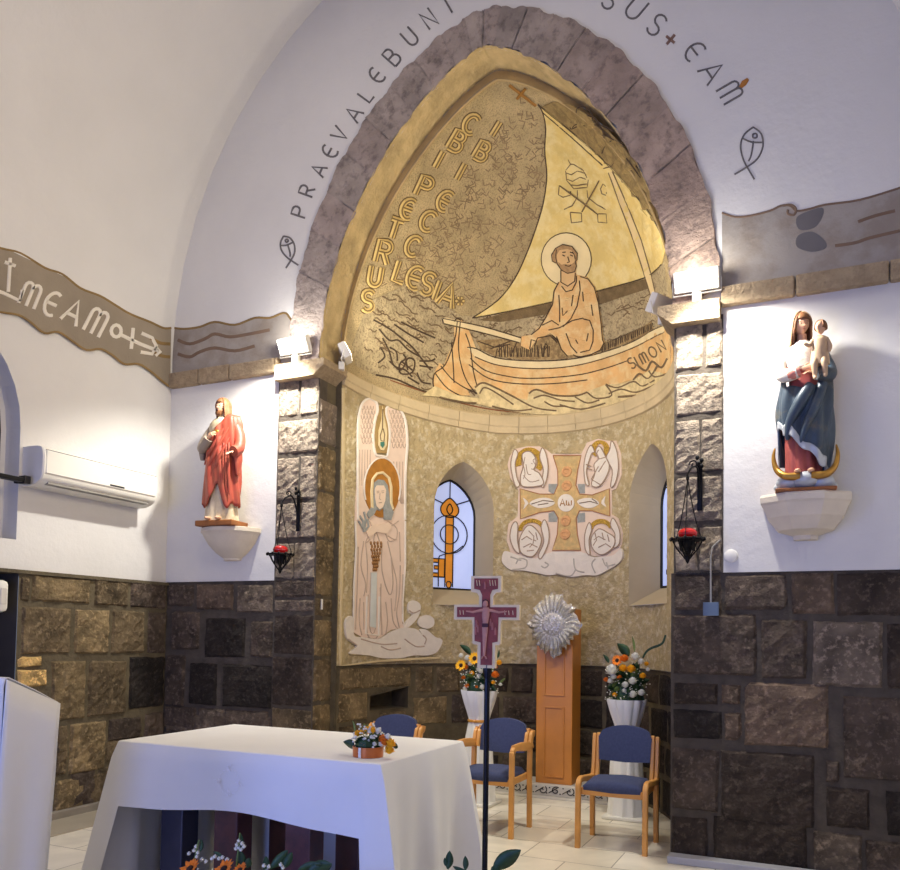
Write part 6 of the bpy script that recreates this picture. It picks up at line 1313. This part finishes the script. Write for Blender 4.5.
# ------------------------------------------------------------------ wall fittings
def sanctuary_lamp(loc, label, yaw=0):
    t = thing('sanctuary_lamp', label, 'lamp', loc, yaw, 'wrought iron sanctuary lamps on the piers')
    # origin: centre of the tray ; wall is at +y
    D_ = .165; mb = MB(); mb.rbox(.04, .075, D_-.012, D_, .22, .56, .003)
    arm = spl([(.058, D_-.01, .30), (.055, D_-.03, .40), (.05, .08, .50), (.02, .03, .49), (.0, .0, .44), (.0, -.01, .41)], 5); mb.tube(arm, .007, 6)
    sc = [(.058, D_-.02-.03*math.cos(k*.5)*(1-k/20), .54+.035*math.sin(k*.5)*(1-k/20)) for k in range(18)]; mb.tube(sc, .005, 5)
    sc = [(.03-.03*math.cos(k*.5)*(1-k/20), .06, .52+.03*math.sin(k*.5)*(1-k/20)) for k in range(16)]; mb.tube(sc, .005, 5)
    for k in range(4): mb.ball((.058+.014*(-1)**k, D_-.03, .52+.02*k), .014, .01, .018, 6, 4)
    mb.build('wall_bracket', IRON, t, smooth=50)
    mb = MB()
    for a in (.5, 2.6, 4.7): mb.tube(spl([(0, 0, .42), (.02*math.cos(a), .02*math.sin(a), .30), (.055*math.cos(a), .055*math.sin(a), .14), (.095*math.cos(a), .095*math.sin(a), .015)], 4), .0035, 5)
    mb.ball((0, 0, .42), .012, .012, .02, 8, 6); mb.build('hanging_rods', IRON, t, smooth=50)
    mb = MB(); mb.lathe([(.03, 0), (.1, 0), (.108, .01), (.1, .016), (.03, .012)], 28)
    for k in range(12): a = k*PI/6; mb.ball((.108*math.cos(a), .108*math.sin(a), .01), .012, .012, .014, 6, 4)
    for k in range(6):
        a = k*PI/3; mb.tube(spl([(.095*math.cos(a), .095*math.sin(a), 0), (.07*math.cos(a), .07*math.sin(a), -.05), (.03*math.cos(a), .03*math.sin(a), -.10), (0, 0, -.14)], 4), .005, 5); mb.tube([(.045*math.cos(a+.5), .045*math.sin(a+.5), 0), (.045*math.cos(a+.5), .045*math.sin(a+.5), -.07)], .008, 5)
    mb.lathe([(0, -.155), (.012, -.14), (.02, -.11), (.01, -.09), (.04, -.03), (.04, 0), (0, 0)], 12); mb.build('tray', IRON, t, smooth=50)
    mb = MB(); mb.lathe([(0, .012), (.035, .014), (.058, .03), (.064, .048), (.055, .068), (.036, .08), (.0, .083)], 24); mb.build('red_glass', REDG, t, smooth=70)
    return t
sanctuary_lamp((-4.07, -.215, 2.14), 'red glass lamp in a black iron bracket on the left stone pier')
sanctuary_lamp((-.79, -.215, 2.15), 'red glass lamp in a black iron bracket on the right stone pier')
# air conditioner
ac_ = thing('air_conditioner', 'white wall air conditioner high on the left wall', 'air conditioner', (XL, -.96, 2.58))
mb = MB(); P = spl([(0.002, 0), (.10, -.0), (.19, .03), (.225, .08), (.232, .2), (.22, .27), (.19, .295), (.1, .30), (.002, .30)], 3)
mb.loft([[(x*k_, y, .0+z*1.) for x, z in P] for y, k_ in ((-.575, .96), (-.565, 1), (.565, 1), (.575, .96))]); mb.build('housing', WPLAS, ac_, smooth=30)
mb = MB(); mb.rbox(.226, .236, -.55, .55, .09, .262, .004); mb.build('front_panel', WPLAS, ac_)
mb = MB(); mb.rbox(.228, .234, -.555, .555, .265, .27, .001); mb.box(.12, .2, -.5, .5, -.002, .028, Matrix.Rotation(-.1, 4, 'Y')); mb.build('seam_line', mat('grey plastic seam', (130, 126, 118), .5), ac_)
mb = MB(); mb.rbox(.16, .215, -.5, .5, .012, .018, .002, Matrix.Translation((0, 0, .0)) @ Matrix.Rotation(-.2, 4, 'Y')); mb.build('louvre', WPLAS, ac_)
mb = MB(); mb.rbox(.225, .239, .05, .2, .098, .112, .002); mb.build('display_window', DPLAS, ac_)
# black bar in front of the recess
P0_ = at(24, 480, 0, XL+.1); bb = thing('wall_bar', 'black metal bar with a square end in front of the recess beside the air conditioner', 'bracket', (XL+.1, P0_.y, P0_.z))
mb = MB(); mb.rbox(-.03, .03, -1.1, -.02, -.02, .012, .004); mb.build('rail', IRON, bb)
mb = MB(); mb.rbox(-.036, .036, -.02, .03, -.028, .03, .004); mb.rbox(-.1, -.03, -.01, .02, -.02, .02, .003); mb.build('end_cap', DPLAS, bb)
mb = MB(); mb.rbox(-.008, .008, -.2, .2, -.01, .0, .002)
# socket on the recess side
so = thing('intercom', 'small rounded white device in the dark recess at the left edge', 'intercom', (XL-.0, -1.66, 1.74))
mb = MB(); mb.rbox(-.2, .02, -.05, .05, -.12, .12, .035); mb.build('case', WPLAS, so, smooth=40); mb = MB(); mb.rbox(.018, .024, -.025, .025, -.06, .06, .006); mb.build('face_plate', TMARBLE, so)
# junction box, cover, conduit by the right pier
jb = thing('junction_box', 'small grey blue junction box at the foot of the right pier plaster', 'junction box', (-.655, -.05, 1.70))
mb = MB(); mb.rbox(-.045, .045, -.045, .02, -.04, .04, .005); mb.build('box', GPLAS, jb); mb = MB(); mb.rbox(-.05, .05, -.05, -.044, -.045, .045, .003); mb.build('lid', GPLAS, jb)
mb = MB(); mb.tube([(-.66, -.055, 1.745), (-.66, -.055, 2.05), (-.65, -.05, 2.12), (-.60, -.035, 2.17)], .007, 6); tag(mb.build('cable', mat('grey cable', (150, 146, 140), .6), None, smooth=60), 'thin grey cable rising from the junction box on the right pier', 'cable')
cv = MB(); cv.lathe([(0, 0), (.045, 0), (.043, .012), (.03, .018), (0, .019)], 20); cv.v = [tuple(Matrix.Rotation(PI/2, 4, 'X') @ Vector(q)+Vector((-.535, -.016, 2.06))) for q in cv.v]
tag(cv.build('blank_cover', WPLAS, None, smooth=50), 'round white cover plate on the plaster right of the pier', 'cover plate')
sw = thing('wall_socket', 'white socket plate low on the stone jamb left of the angel', 'socket', (JL+.012, .06, 1.745))
mb = MB(); mb.rbox(0, .01, -.012, .012, -.045, .045, .003); mb.build('plate', WPLAS, sw); mb = MB(); mb.rbox(.009, .014, -.006, .006, -.03, .0, .002); mb.build('switch', TMARBLE, sw)
# floodlights on the capitals
def flood(loc, rz, tilt, label, wide=.2):
    t = thing('floodlight', label, 'floodlight', loc, rz, 'white floodlights at the springing of the arch')
    mm = Matrix.Rotation(tilt, 4, 'X'); mb = MB(); ww = wide/2; mb.rbox(-ww, ww, -.035, .03, -.07, .07, .008, mm); mb.build('housing', WPLAS, t)
    mb = MB(); mb.rbox(-ww+.012, ww-.012, -.038, -.033, -.058, .058, .004, mm); mb.build('lamp_glass', LAMPG, t)
    mb = MB(); mb.tube([(-ww-.01, 0, 0), (-ww-.01, .02, -.085), (ww+.01, .02, -.085), (ww+.01, 0, 0)], .006, 5); mb.rbox(-.03, .03, .0, .05, -.15, -.08, .004); mb.build('bracket', WPLAS, t)
    return t
flood((-4.06, -.10, 3.95), 0.0, .5, 'floodlight on the left capital shining out over the red mantled statue', .3)
flood((-.75, -.10, 3.95), 0.0, .5, 'floodlight on the right capital shining out over the blue mantled statue', .3)
flood((-3.72, .16, 3.92), PI/2+.5, -.5, 'floodlight inside the arch on the left end of the apse ledge')
flood((-1.04, .16, 3.92), -PI/2-.5, -.5, 'floodlight inside the arch on the right end of the apse ledge')
